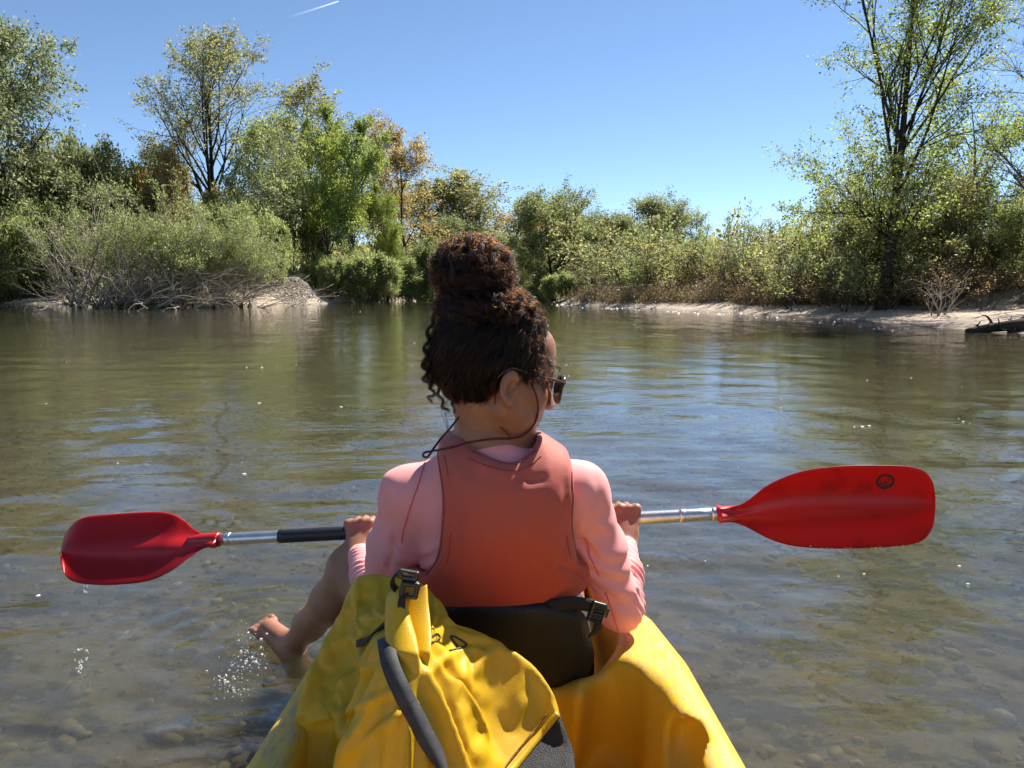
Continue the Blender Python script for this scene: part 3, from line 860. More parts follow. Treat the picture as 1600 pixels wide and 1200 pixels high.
# low riverside willows, light green
low = dict(seed=79, H=4.2, stems=13, stem_spread=0.8, stem_lean=0.35, stem_len=(0.6, 1.0), r0=0.045, env=((0, 0, 1.9), (3.0, 2.4, 2.5)),
           lv=[lvl(9, 0.42, 0.55, 0.05, 0.12, t0=0.1, n=6), lvl(7, 0.22, 0.6, 0.02), lvl(5, 0.1, 0.8, 0.0, n=4)], leaf=dict(per=10, size=0.20, aspect=3.2, spread=0.13, tint_mid=0.55))
s_low = tree('shrub', 'light green willow shrub hanging over the water right of the gravel mound', 'shrub', at(560, 54.5), low, L_YELLOW, B_GREY, SH, 0, 'foliage', 'stems')
s_low.scale = (1.0, 1.0, hgt(388, 54) / 4.2)
for px, YY, py, sx, lab in ((622, 60, 398, 0.9, 'light green shrub on the bank below the brownish poplar'), (510, 52, 408, 0.55, 'small light green shrub just above the gravel mound'),
                            (690, 68, 405, 0.9, 'light green shrub low behind the back of the head'), (838, 66, 436, 0.7, 'yellowish shrub at the far bend right of the bun'), (880, 53, 428, 0.6, 'light green shrub on the sand left of the pale sticks'), (968, 50.5, 432, 0.55, 'low light green shrub behind the right side of the pale sticks'),
                            (30, 51, 318, 1.3, 'light green shrub at the left edge under the big willow'), (110, 53, 345, 1.1, 'light green shrub behind the left gravel bar'),
                            (-20, 49.5, 370, 0.8, 'leafy shrub cut by the left edge above the gravel bar'), (395, 47, 352, 0.85, 'leafy shrub at the right end of the flood-bent thicket')):
    again(s_low, at(px, YY), px * 0.37, (sx, sx, hgt(py, YY) / 4.2), lab, SH)
# flood-bent willow thicket over the water on the left, bare grey stems at its foot, all leaning downstream
bent = dict(raw=True, seed=83, H=6.6, stems=60, stem_spread=1.5, stem_lean=0.45, stem_len=(0.45, 1.05), r0=0.055, lean=(0.85, -0.1), wander0=0.09, up0=-0.01,
            lv=[lvl(6, 0.28, 0.45, 0.05, 0.12, t0=0.42, n=6), lvl(6, 0.14, 0.6, 0.03), lvl(4, 0.07, 0.8, 0.0, n=4)], leaf=dict(per=4, size=0.18, aspect=3.2, spread=0.10, tint_mid=0.55, t0=0.2))
bt = tree('willow_thicket', 'wide willow thicket bent over by floods, grey bare stems trailing in the water', 'shrub', at(222, 42.5), bent, L_YELLOW, B_PALE, None, 0, 'foliage', 'stems')
bt.scale = (0.74, 1.0, 0.86)
bt2 = again(bt, at(325, 42.8), 0.35, (0.5, 0.8, 0.66), 'smaller flood-bent willow thicket joined to the right of the wide one')
dead = dict(raw=True, seed=89, H=5.0, stems=60, stem_spread=1.7, stem_lean=0.5, stem_len=(0.4, 1.0), r0=0.06, lean=(0.35, -0.15), wander0=0.14, up0=-0.03, lv=[lvl(4, 0.35, 0.5, 0.0, 0.15, t0=0.2, n=6), lvl(3, 0.15, 0.6, 0.0, 0.2, n=4)], leaf=None)
dd = tree('dead_branches', 'tangle of grey dead branches along the water below the bent thicket', 'branches', at(205, 41.2), dead, None, B_PALE, 'flood tangles', 0, 'foliage', 'stems')
again(dd, at(275, 41.0), 0.3, (1.0, 1.0, 0.62), 'low tangle of dead branches in the middle of the bent thicket', 'flood tangles')
again(dd, at(340, 41.2), 0.15, (0.9, 0.9, 0.5), 'low tangle of dead branches at the right end of the bent thicket', 'flood tangles')
snag = dict(raw=True, seed=97, H=7.4, stems=3, stem_spread=0.6, stem_lean=0.14, r0=0.085, lean=(0.80, 0), wander0=0.06, up0=0.0, lv=[lvl(5, 0.3, 0.55, 0.05, 0.1, t0=0.35, n=6), lvl(3, 0.12, 0.6, 0.0, n=4)], leaf=None)
sn = tree('dead_branches', 'two long bare whitish limbs sticking out of the top of the bent thicket', 'branches', at(140, 40.2), snag, None, B_PALE, None, 0, 'foliage', 'stems')
again(dd, at(225, 40.8), 0.1, (1.1, 0.8, 1.05), 'tall grey bare stems arching through the left half of the bent thicket', 'flood tangles')
# --- right bank
stick = dict(raw=True, seed=101, H=3.6, stems=34, stem_spread=0.5, stem_lean=0.3, stem_len=(0.5, 1.0), r0=0.035, wander0=0.05, up0=0.02, lv=[lvl(4, 0.3, 0.4, 0.06, 0.08, t0=0.4, n=5)], leaf=dict(per=2, size=0.13, aspect=3, spread=0.1, tint_mid=0.4))
tree('shrub', 'clump of pale bare sticks fanning up at the water right of the head', 'shrub', at(938, 46.5), stick, L_OLIVE, B_PALE, None, 0, 'foliage', 'stems')
thin = dict(seed=103, H=3.4, stems=13, stem_spread=0.75, stem_lean=0.2, stem_len=(0.35, 1.1), r0=0.026, wander0=0.05, up0=0.05,
            lv=[lvl(8, 0.22, 0.45, 0.10, 0.1, t0=0.28, n=5), lvl(4, 0.10, 0.6, 0.04, n=4)], leaf=dict(per=8, size=0.12, aspect=2.8, spread=0.09, tint_mid=0.55))
th = tree('shrub', 'upright green willow shoots at the beach right of the pale sticks', 'shrub', at(1010, 43.0), thin, L_YELLOW, B_GREY, SH, 0, 'foliage', 'stems')
th.scale = (1.2, 1.2, hgt(386, 43) / 3.4)
th2 = tree('shrub', 'greyer willow shoots close behind the upright green ones right of the pale sticks', 'shrub', at(1030, 47.0), dict(thin, seed=104, stems=11, leaf=dict(per=6, size=0.12, aspect=2.8, spread=0.09, tint_mid=0.45)), L_WILLOW, B_RUST, SH, 0, 'foliage', 'stems')
th3 = tree('shrub', 'spreading olive bush with bare lower stems, behind the pale sticks', 'shrub', at(990, 46.0), dict(thin, seed=106, stems=8, stem_lean=0.32, leaf=dict(per=10, size=0.13, aspect=1.8, spread=0.12, tint_mid=0.4)), L_OLIVE, B_DARK, SH, 0, 'foliage', 'stems')
th3.scale = (1.2, 1.2, hgt(398, 46) / 3.4)
th2.scale = (1.2, 1.2, hgt(392, 47) / 3.4)
RIGHT = [(975, 52, 372, 1.5, 'green willow shoots behind the pale sticks'), (1048, 46, 388, 1.3, 'second clump of willow shoots right of the pale sticks'),
         (1080, 40, 378, 1.0, 'willow clump with one shoot standing above its neighbours'), (1112, 42, 392, 1.2, 'willow shoots in the middle of the right bank'),
         (1150, 36, 372, 1.0, 'tall willow shoots on the right bank opposite the paddle blade'), (1190, 38, 385, 1.1, 'willow shoots in front of a bare patch of bank'),
         (1228, 33, 372, 1.0, 'willow shoots just left of the bough of the tall poplar'), (1268, 31, 352, 0.95, 'tall shoots under the low left bough of the poplar'),
         (1300, 30, 378, 1.0, 'willow shoots under the left half of the poplar crown'), (1338, 28, 372, 1.0, 'willow shoots touching the left of the poplar trunk'),
         (1362, 31, 360, 1.0, 'leafy shoots right behind the poplar trunk'), (1425, 29, 395, 0.9, 'shoots at the right foot of the poplar trunk'),
         (1100, 50, 380, 1.7, 'pale green shrubs further back in the middle of the right bank'), (1210, 46, 388, 1.6, 'pale green shrubs behind the bare patch of bank'), (1010, 58, 360, 1.8, 'pale green shrubs far back below the round willow')]
for k, (px, YY, py, sx, lab) in enumerate(RIGHT):
    again((th, th2, th3)[k % 3], at(px, YY), k * 1.7, (sx * (0.8 + 0.25 * (k % 2)), sx * 0.9, hgt(py + (16, -6, 24, 4, -10)[k % 5], YY) / 3.4), lab, SH)
sap = dict(seed=127, H=4.0, stem_lean=0.02, r0=0.028, wander0=0.04, lv=[lvl(11, 0.20, 0.5, 0.10, 0.1, t0=0.25, n=5), lvl(4, 0.08, 0.6, 0.03, n=4)], leaf=dict(per=8, size=0.12, aspect=2.2, spread=0.07, tint_mid=0.55))
SP = 'thin saplings on the right bank'
s0 = tree('sapling', 'thin lone sapling rising highest at the middle of the right bank', 'sapling', at(1082, 41.5), dict(sap, H=hgt(352, 41.5)), L_BRIGHT, B_GREY, SP, 0, 'foliage', 'stems')
hs0 = hgt(352, 41.5)
for k, (px, YY, py, lab) in enumerate([(1163, 36.5, 345, 'thin sapling with a tuft on top, left of the bare patch of bank'), (1246, 32.5, 330, 'tall dark-leaved sapling below the left bough of the poplar'), (1272, 31.5, 348, 'shorter sapling beside the dark-leaved one below the poplar bough'),
                                       (1215, 35.0, 362, 'slim sapling in the bare patch of bank'), (1135, 39.0, 366, 'slim sapling left of the tufted one'), (1045, 45.0, 322, 'far sapling with a single leafy top above the willow shoots'), (1318, 29.5, 352, 'sapling in front of the left half of the poplar crown')]):
    again(s0, at(px, YY), k * 2.1, (0.8, 0.8, hgt(py, YY) / hs0), lab, SP)
bare = dict(seed=131, H=2.6, stems=16, stem_spread=0.5, stem_lean=0.3, stem_len=(0.5, 1.0), r0=0.02, wander0=0.08, up0=0.03, lv=[lvl(7, 0.32, 0.5, 0.04, 0.12, t0=0.2, n=5), lvl(5, 0.16, 0.6, 0.02, 0.15, n=4)], leaf=dict(per=2, size=0.08, aspect=2.2, spread=0.05, tint_mid=0.4))
b0 = tree('shrub', 'leafless brown twiggy bush at the left end of the right beach', 'shrub', at(1178, 35.0), bare, L_BROWN, B_RUST, SH, 0, 'foliage', 'stems')
for k, (px, YY, py, lab) in enumerate([(1120, 40.0, 415, 'leafless brown bush under the willow shoots in mid bank'), (1290, 29.5, 420, 'brown twigs under the low left bough of the poplar'), (1350, 27.5, 425, 'brown twigs left of the foot of the poplar'),
                                       (1440, 26.5, 415, 'brown twigs between the poplar and the bleached dead bush'), (1530, 25.0, 405, 'brown twigs right of the bleached dead bush'), (1060, 43.5, 425, 'brown twigs at the water right of the pale sticks'), (1235, 31.5, 420, 'brown twigs beside the bare patch of bank')]):
    again(b0, at(px, YY), k * 1.3, (1.1, 1.1, hgt(py, YY) / 2.6), lab, SH)
# leaning brown-stemmed bushes right of the poplar
fan = dict(raw=True, seed=107, H=5.2, stems=22, stem_spread=0.5, stem_lean=0.28, stem_len=(0.6, 1.0), r0=0.05, lean=(0.32, 0.1), wander0=0.05, up0=0.03, env=((0.9, 0, 3.2), (2.6, 2.0, 2.9)),
           lv=[lvl(7, 0.32, 0.5, 0.06, 0.1, t0=0.35, n=6), lvl(6, 0.16, 0.6, 0.02, n=5), lvl(3, 0.08, 0.8, 0.0, n=4)], leaf=dict(per=8, size=0.11, aspect=2.2, spread=0.09, tint_mid=0.5))
fn = tree('shrub', 'bush of long brown stems leaning away to the right of the poplar trunk', 'shrub', at(1415, 28.5), fan, L_OLIVE, B_RUST, None, 0, 'foliage', 'stems')
fn.scale = (0.85, 0.85, 0.92)
yb = tree('shrub', 'yellow-green bush filling the right edge above the beach', 'shrub', at(1610, 26.5), dict(low, seed=109, H=4.0, leaf=dict(per=9, size=0.11, aspect=2.2, spread=0.10, tint_mid=0.6)), L_YELLOW, B_RUST, None, 0, 'foliage', 'stems')
yb.scale = (0.8, 0.8, hgt(302, 23.5) / 4.2)
again(fn, at(1505, 29.0), 2.6, (0.6, 0.6, 0.55), 'lower brown-stemmed bush between the poplar and the yellow-green bush')
again(fn, at(1345, 33.0), 4.2, (0.9, 0.9, 0.75), 'brown-stemmed bush half hidden behind the poplar trunk')
twig = dict(raw=True, seed=113, H=1.45, stems=4, stem_spread=0.08, stem_lean=0.3, r0=0.028, wander0=0.1, up0=0.0, lv=[lvl(6, 0.5, 0.7, 0.05, 0.15, t0=0.25, n=5), lvl(4, 0.25, 0.7, 0.03, 0.2, n=4)], leaf=None)
tree('dead_branches', 'small bleached dead bush standing on the right beach', 'branches', at(1468, 23.0), twig, None, B_PALE, None, 0, 'foliage', 'stems')
# dry low brush under everything on the right bank (nobody could count it)
def brush(name, label, n, region, h, mat, seed, size):
    rs = np.random.RandomState(seed); s = Soup()
    x, y = region(rs, n); z = ground_z(x, y); ok = z > 0.10; x, y, z = x[ok], y[ok], z[ok]
    st = np.column_stack([x, y, z - 0.05])
    P = polylines(rs, st, np.column_stack([rs.normal(0, .5, len(x)), rs.normal(0, .5, len(x)), np.ones(len(x))]), h * rs.uniform(0.35, 1.1, len(x)), 5, 0.18, 0.0)
    rad = np.full((len(x), 1), 0.008) * (1.2 - np.linspace(0, 1, 5)[None]) + 0.003
    tubes(s, P, rad, 3, rs.uniform(0, 1, len(x)), cap=False)
    add_leaves(rs, s, P, 5, size, 2.0, 0.08, tint_mid=0.5)
    tag(part(name, s.mesh(name, False), mat), label, None, None, 'stuff')
def r_right(rs, n):
    px = rs.uniform(880, 1660, n); Yb = np.interp(px, [880, 1000, 1200, 1400, 1660], [46.3, 39.0, 31.0, 27.6, 26.0]) + rs.gamma(1.3, 1.6, n)
    return (px - 800) / FPX * Yb * 0.992, Yb
def r_left(rs, n):
    px = rs.uniform(-120, 900, n); Yb = np.interp(px, [-120, 130, 180, 400, 480, 560, 700, 900], [56, 54, 46, 47, 53, 57, 66, 62]) + rs.gamma(1.6, 2.2, n)
    return (px - 800) / FPX * Yb * 0.992, Yb
L_DRY = leaf_mat('leaf_dry', (0.123, 0.093, 0.050), (0.378, 0.290, 0.157), trans=0.3)
brush('undergrowth', 'dry brown brush at the foot of the right bank shrubs', 6500, r_right, 0.9, L_DRY, 5, 0.09)
brush('undergrowth', 'mixed low green growth along the left bank', 5200, r_left, 1.7, L_DARK, 6, 0.2)
# distant wood that closes the horizon
def far_wood():
    rs = np.random.RandomState(17); s = Soup(); n = 26000
    a = rs.uniform(-1.05, 1.05, n); Yd = rs.uniform(95, 150, n) + 0 * a
    x = np.tan(a * 0.72) * Yd; hh = 5.5 + 3.0 * vnoise(x * 0.10, Yd * 0.02, 4) + 2.5 * vnoise(x * 0.33, Yd * 0.05, 8)
    z = hh * rs.uniform(0, 1, n) ** 0.8
    st = np.column_stack([x, Yd, z])
    P = np.stack([st, st + rs.normal(0, 0.35, (n, 3))], 1)
    add_leaves(rs, s, P, 3, 0.75, 1.6, 0.35, tint_mid=0.5)
    # the same wood goes on along both banks beyond the edges of the view
    n = 9000
    side = rs.uniform(0, 1, n) < 0.6
    x = np.where(side, -44 - 60 * rs.uniform(0, 1, n) ** 1.5, 22 + 30 * rs.uniform(0, 1, n) ** 1.5)
    y = np.where(side, np.where(x > -58, rs.uniform(56, 74, n), rs.uniform(-5, 74, n)), rs.uniform(-8, 22, n))
    g = ground_z(x, y); hh = 6.0 + 4.0 * vnoise(x * 0.15, y * 0.15, 14)
    ok = g > 0.25
    st = np.column_stack([x, y, g + hh * rs.uniform(0, 1, n) ** 0.9])[ok]
    P = np.stack([st, st + rs.normal(0, 0.35, st.shape)], 1)
    add_leaves(rs, s, P, 5, 0.5, 1.6, 0.45, tint_mid=0.5)
    tag(part('woodland', s.mesh('woodland', False), L_OLIVE), 'distant wood closing the horizon behind the river bend', None, None, 'stuff')
far_wood()
# driftwood at the right end of the beach
def driftwood():
    t = thing('driftwood', 'dark driftwood log and roots lying in the water at the end of the right beach', 'driftwood', (11.2, 17.5, 0.0))
    s = Soup(); rs = np.random.RandomState(3)
    P = spline([(10.3, 17.4, 0.02), (10.9, 17.5, 0.10), (11.6, 17.5, 0.18), (12.6, 17.8, 0.22)], 14)
    tubes(s, P[None], np.linspace(0.07, 0.17, 14)[None], 10)
    part('log', s.mesh('log'), B_DARK, t)
    s = Soup()
    for k in range(16):
        a = np.array([rs.uniform(10.4, 11.6), 17.5 + rs.uniform(-.2, .2), 0.06])
        b = a + np.array([rs.uniform(-.7, .5), rs.uniform(-.3, .3), rs.uniform(0.0, .36)])
        tubes(s, spline([a, (a + b) / 2 + rs.normal(0, .06, 3), b], 7)[None], np.linspace(.035, .01, 7)[None], 6)
    part('roots', s.mesh('roots'), B_DARK, t)
driftwood()
# ================================================================== KAYAK
KX = -0.024                                     # its centre line
_wy = np.array([-0.95, -0.85, -0.5, 0.0, 0.5, 1.05, 1.4, 1.655, 2.2, 2.8, 3.15, 3.3])
_ww = np.array([0.00, 0.10, 0.26, 0.355, 0.388, 0.390, 0.372, 0.330, 0.262, 0.135, 0.03, 0.0])
def kw(Y): return np.interp(Y, _wy, _ww)

def kayak_mesh():
    v = Vol((-0.50, -1.0, -0.16), (0.46, 3.35, 0.46), 0.0075)
    def hull(X, Y, Z):
        w = kw(Y)
        rise = 0.10 * np.clip((Y - 2.0) / 1.2, 0, 1) ** 2 + 0.06 * np.clip((-0.2 - Y) / 0.7, 0, 1) ** 2
        top = 0.300 + rise
        # sides flare a little towards a rounded shoulder; the bottom is a soft vee
        side = w * (0.80 + 0.20 * np.clip((Z + 0.10) / 0.34, 0, 1) ** 0.6) - 0.010 * np.clip((Z - 0.22) / 0.08, 0, 1)
        dx = np.abs(X - KX) - side
        bot = -0.11 + 0.05 * np.clip(np.abs(X - KX) / 0.35, 0, 1) ** 2 + 0.2 * np.clip((Y - 2.4) / 0.9, 0, 1) ** 2
        dz = np.maximum(Z - top, bot - Z)
        r = 0.034
        a = np.maximum(dx + r, 0); b = np.maximum(dz + r, 0)
        return np.sqrt(a * a + b * b) + np.minimum(np.maximum(dx + r, dz + r), 0) - r
    v.add(hull)
    def well(cy, ly, inset, floor, px, slope):
        def fn(X, Y, Z):
            w = np.maximum(kw(Y) - inset, 0.02)
            e = ((np.abs(Y - cy) / (ly + slope * (Z - 0.30))) ** px + (np.abs(X - KX) / (w + 0.12 * (Z - 0.30))) ** px) ** (1.0 / px) - 1.0
            return np.maximum(e * 0.25, floor - Z)
        return fn
    v.cut(well(0.62, 0.722, 0.080, 0.045, 15.0, 0.10), (-0.5, -0.3, -0.1), (0.5, 1.6, 0.5), 0.018)      # rear cockpit
    v.cut(well(2.00, 0.60, 0.085, 0.085, 5.0, 0.10), (-0.5, 1.2, -0.1), (0.5, 2.8, 0.5), 0.018)        # front cockpit
    # the bulkhead between them dips where the back rest sits
    v.cut(f_ell((KX + 0.01, 1.42, 0.335), (0.215, 0.16, 0.085)), (-0.4, 1.2, 0.2), (0.4, 1.7, 0.46), 0.04)
    # moulded panel edges on the bulkhead face and the hand pocket in the right inner wall
    v.cut(f_cone((KX + 0.215, 1.352, 0.26), (KX + 0.20, 1.352, 0.02), 0.030, 0.055), (0, 1.2, -.1), (.4, 1.5, .4), 0.05)
    v.cut(f_cone((KX + 0.105, 1.345, 0.24), (KX + 0.09, 1.345, 0.02), 0.012, 0.035), (0, 1.2, -.1), (.4, 1.5, .4), 0.05)
    for sx in (1,):
        v.cut(f_ell((KX + sx * 0.312, 1.150, 0.235), (0.036, 0.105, 0.062), [[0.97, 0, 0.24], [0, 1, 0], [-0.24, 0, 0.97]]), (-0.5, 0.9, 0), (0.5, 1.4, 0.4), 0.014)
    for sx in (1, -1):
        # foot braces: a rib along each side of the rear well
        v.add(f_cone((KX + sx * 0.22, 1.38, 0.05), (KX + sx * 0.20, 0.2, 0.05), 0.03, 0.03), (-0.5, 0.0, -.1), (0.5, 1.5, 0.2), 0.05)
    V, Q = v.surface(3)
    return raw_mesh('hull', V, Q)

def hull_mat():
    m, nt, n, l = new_mat('yellow_polyethylene')
    b = n['Principled BSDF']; b.inputs['Roughness'].default_value = 0.42; b.inputs['Specular IOR Level'].default_value = 0.45
    b.inputs['Subsurface Weight'].default_value = 0.08; b.inputs['Subsurface Radius'].default_value = (0.02, 0.012, 0.004)
    geo = n.new('ShaderNodeNewGeometry')
    t = noise_node(n, l, 5, 5, 0.6, geo.outputs['Position'])
    base = ramp_node(n, l, t.outputs['Fac'], [(0.3, (0.66, 0.385, 0.020)), (0.7, (0.73, 0.455, 0.036))])
    # worn, chalky scuffs along the rim and on the flat top
    sc1 = noise_node(n, l, 1.0, 9, 0.8)
    mp = n.new('ShaderNodeMapping'); mp.inputs['Scale'].default_value = (95, 26, 60); l.new(geo.outputs['Position'], mp.inputs['Vector']); l.new(mp.outputs[0], sc1.inputs['Vector'])
    sep = n.new('ShaderNodeSeparateXYZ'); l.new(geo.outputs['Position'], sep.inputs[0])
    nz = n.new('ShaderNodeSeparateXYZ'); l.new(geo.outputs['Normal'], nz.inputs[0])
    hz = n.new('ShaderNodeMapRange'); hz.inputs[1].default_value = 0.284; hz.inputs[2].default_value = 0.299; l.new(sep.outputs['Z'], hz.inputs[0])
    mul = n.new('ShaderNodeMath'); mul.operation = 'MULTIPLY'; r1 = ramp_node(n, l, sc1.outputs['Fac'], [(0.48, (0, 0, 0)), (0.60, (0.85, 0.85, 0.85))])
    l.new(r1.outputs[0], mul.inputs[0]); l.new(hz.outputs[0], mul.inputs[1])
    m1 = n.new('ShaderNodeMix'); m1.data_type = 'RGBA'; l.new(mul.outputs[0], m1.inputs[0]); l.new(base.outputs[0], m1.inputs[6]); m1.inputs[7].default_value = (0.36, 0.255, 0.16, 1)
    # dark scratches and black scuffs
    mp2 = n.new('ShaderNodeMapping'); mp2.inputs['Scale'].default_value = (130, 16, 60); mp2.inputs['Rotation'].default_value = (0, 0, 0.5); l.new(geo.outputs['Position'], mp2.inputs['Vector'])
    s2 = noise_node(n, l, 1.0, 3, 0.6, mp2.outputs[0]); r2 = ramp_node(n, l, s2.outputs['Fac'], [(0.68, (0, 0, 0)), (0.76, (0.6, 0.6, 0.6))])
    s3 = noise_node(n, l, 7.0, 5, 0.7, geo.outputs['Position']); r3 = ramp_node(n, l, s3.outputs['Fac'], [(0.63, (0, 0, 0)), (0.78, (0.55, 0.55, 0.55))])
    mxm = n.new('ShaderNodeMath'); mxm.operation = 'MAXIMUM'; l.new(r2.outputs[0], mxm.inputs[0]); l.new(r3.outputs[0], mxm.inputs[1])
    m2 = n.new('ShaderNodeMix'); m2.data_type = 'RGBA'; l.new(mxm.outputs[0], m2.inputs[0]); l.new(m1.outputs[2], m2.inputs[6]); m2.inputs[7].default_value = (0.22, 0.15, 0.04, 1)
    l.new(m2.outputs[2], b.inputs['Base Color'])
    bp = n.new('ShaderNodeBump'); bp.inputs['Strength'].default_value = 0.25; bp.inputs['Distance'].default_value = 0.004
    fb = noise_node(n, l, 90, 4, 0.7, geo.outputs['Position']); l.new(fb.outputs['Fac'], bp.inputs['Height']); l.new(bp.outputs['Normal'], b.inputs['Normal'])
    return m

M_WEB = simple('black_webbing', (0.018, 0.018, 0.017), 0.75, 0.3, 200, 0.5, 350)
M_PLASTIC = simple('black_plastic', (0.015, 0.015, 0.016), 0.35, 0.2, 30)
kayak = thing('kayak', 'scuffed yellow sit-on-top kayak with open wells and rounded rim', 'kayak', (KX, 0.0, 0.0))
part('hull', kayak_mesh(), hull_mat(), kayak)

# padded black back rest standing on the bulkhead, bowed round the paddler
def back_rest():
    v = Vol((-0.26, 1.30, 0.20), (0.24, 1.56, 0.47), 0.006)
    def fn(X, Y, Z):
        x = X - (KX + 0.012)
        yc = 1.385 + 1.15 * x * x + 0.10 * (Z - 0.33) * -1.0
        top = 0.422 - 1.6 * np.maximum(np.abs(x) - 0.05, 0) ** 1.7 - 0.02 * x
        dx = np.abs(x) - 0.150 - 0.22 * np.maximum(0.40 - Z, 0) + 0.5 * np.maximum(0.29 - Z, 0)
        dz = np.maximum(Z - top, 0.235 - Z)
        dy = np.abs(Y - yc) - 0.022
        r = 0.020
        q = [np.maximum(dx, -1) + r, dy + r, dz + r]
        return np.sqrt(sum(np.maximum(t, 0) ** 2 for t in q)) + np.minimum(np.maximum(np.maximum(q[0], q[1]), q[2]), 0) - r
    v.add(fn)
    V, Q = v.surface(1)
    return raw_mesh('back_rest', V, Q)
M_PAD = simple('wet_black_neoprene', (0.013, 0.012, 0.008), 0.45, 0.3, 6, 0.25, 300, spec=0.35)
br_o = part('back_rest', back_rest(), M_PAD, kayak)
# rolled top edge of the back rest
_t = np.linspace(-1, 1, 33) * 0.138
_e = np.stack([KX + 0.012 + _t, 1.374 + 1.15 * _t ** 2, 0.424 - 1.6 * np.maximum(np.abs(_t) - 0.05, 0) ** 1.7 - 0.02 * _t], -1)
part('edge_binding', tube_mesh('edge_binding', _e, 0.007, 33, 8), M_WEB, br_o)

# ================================================================== DRY BAG
def ridge(V, N, pts, width, amp, side=0.0, sharp=1.0):
    """raises a crease along a 3-D polyline given as photo sight lines: displaces along the normal. side skews the crease."""
    px, py = project(V)
    P = spline([(x, y, 0) for x, y in pts], 40)[:, :2]
    d = np.full(len(V), 1e9); sgn = np.zeros(len(V)); tt = np.zeros(len(V))
    for i in range(len(P) - 1):
        a, b = P[i], P[i + 1]; e = b - a; L2 = e @ e + 1e-9
        t = ((px - a[0]) * e[0] + (py - a[1]) * e[1]) / L2
        tc = np.clip(t, 0, 1)
        dd = np.hypot(px - a[0] - tc * e[0], py - a[1] - tc * e[1])
        s = e[0] * (py - a[1]) - e[1] * (px - a[0])
        m = dd < d
        d[m] = dd[m]; sgn[m] = np.sign(s[m]); tt[m] = (i + tc[m]) / (len(P) - 1)
    w = width * np.where(sgn > 0, 1 + side, 1 - side)
    prof = np.exp(-(d / w) ** (2 * sharp)) * np.clip(np.sin(np.pi * np.clip(tt, 0.03, 0.97)) * 1.8, 0, 1)
    view = N @ np.array([0, -0.8, 0.55])
    return V + N * (amp * prof * (view > -0.1))[:, None]

def bag_shape():
    v = Vol((-0.42, 0.66, -0.02), (0.16, 1.42, 0.66), 0.0100)
    A = np.array(W(760, 1245, 1.06)); A = A + np.array([0.0, 0.05, -0.055])
    v.cone((-0.030, 0.97, 0.215), (-0.155, 1.10, 0.285), 0.160, 0.170)
    v.cone((-0.16, 1.10, 0.30), (-0.235, 1.24, 0.38), 0.150, 0.085, 0.08)          # upper left shoulder of the bag
    v.cone((-0.10, 1.08, 0.34), (-0.018, 1.17, 0.318), 0.118, 0.098, 0.07)             # upper right shoulder
    v.cone((-0.015, 0.93, 0.24), (0.010, 0.86, 0.19), 0.140, 0.125, 0.05)
    v.cone((-0.215, 1.06, 0.27), (-0.225, 0.86, 0.21), 0.130, 0.12, 0.06)
    v.cone((-0.245, 1.13, 0.33), (-0.235, 1.0, 0.28), 0.085, 0.10, 0.06)
    v.cone(np.array(W(515, 1085, 1.14)), np.array(W(530, 1215, 1.05)), 0.090, 0.105, 0.06)
    v.cone((-0.12, 1.12, 0.36), (-0.082, 1.195, 0.378), 0.075, 0.060, 0.06)
    # gathered neck rising to the roll closure
    v.cone((-0.150, 1.13, 0.40), (-0.148, 1.205, 0.480), 0.060, 0.026, 0.05)
    # corner ear of the folded mouth
    v.cone((-0.225, 1.24, 0.43), (-0.262, 1.29, 0.485), 0.045, 0.016, 0.06)
    v.cone((-0.262, 1.29, 0.480), (-0.175, 1.275, 0.482), 0.016, 0.020, 0.05)
    v.cone((-0.235, 1.25, 0.45), (-0.165, 1.235, 0.455), 0.045, 0.040, 0.05)
    V, Q = v.surface(2)
    return V, Q

def cloth_settle(V, Q, pin, frames, swell, bend, press, pin_k):
    """lets the coated cloth buckle: the sheet is a little larger than the load inside it. pin (n) are goal weights"""
    me = raw_mesh('cloth', V, Q)
    o = bpy.data.objects.new('cloth', me); COL.objects.link(o)
    g = o.vertex_groups.new(name='pin')
    for lvl_ in np.unique(pin):
        g.add([int(i) for i in np.where(pin == lvl_)[0]], float(lvl_), 'REPLACE')
    md = o.modifiers.new('cloth', 'CLOTH')
    c = md.settings
    c.quality = 5; c.mass = 0.2; c.air_damping = 2.0
    c.tension_stiffness = 25; c.compression_stiffness = 25; c.shear_stiffness = 12; c.bending_stiffness = bend
    c.tension_damping = 12; c.compression_damping = 12; c.shear_damping = 12; c.bending_damping = 1.0
    c.shrink_min = -swell; c.shrink_max = -swell
    c.vertex_group_mass = 'pin'; c.pin_stiffness = pin_k
    c.use_pressure = press != 0; c.uniform_pressure_force = press
    md.collision_settings.use_self_collision = False
    md.point_cache.frame_start = 1; md.point_cache.frame_end = frames + 2
    for f in range(1, frames + 1):
        sc.frame_set(f)
    dg = bpy.context.evaluated_depsgraph_get()
    ev = o.evaluated_get(dg).to_mesh()
    out = np.empty(len(V) * 3, np.float32); ev.vertices.foreach_get('co', out)
    o.evaluated_get(dg).to_mesh_clear()
    bpy.data.objects.remove(o)
    sc.frame_set(1)
    return out.reshape(-1, 3).astype(float)

def subdivide(V, Q):
    """one round of Catmull-Clark"""
    me = raw_mesh('cc', V, Q); o = bpy.data.objects.new('cc', me); COL.objects.link(o)
    md = o.modifiers.new('s', 'SUBSURF'); md.levels = 1
    dg = bpy.context.evaluated_depsgraph_get()
    ev = o.evaluated_get(dg).to_mesh()
    v = np.empty(len(ev.vertices) * 3, np.float32); ev.vertices.foreach_get('co', v)
    q = np.empty(len(ev.loops), np.int32); ev.loops.foreach_get('vertex_index', q)
    o.evaluated_get(dg).to_mesh_clear(); bpy.data.objects.remove(o)
    return v.reshape(-1, 3).astype(float), q.reshape(-1, 4)

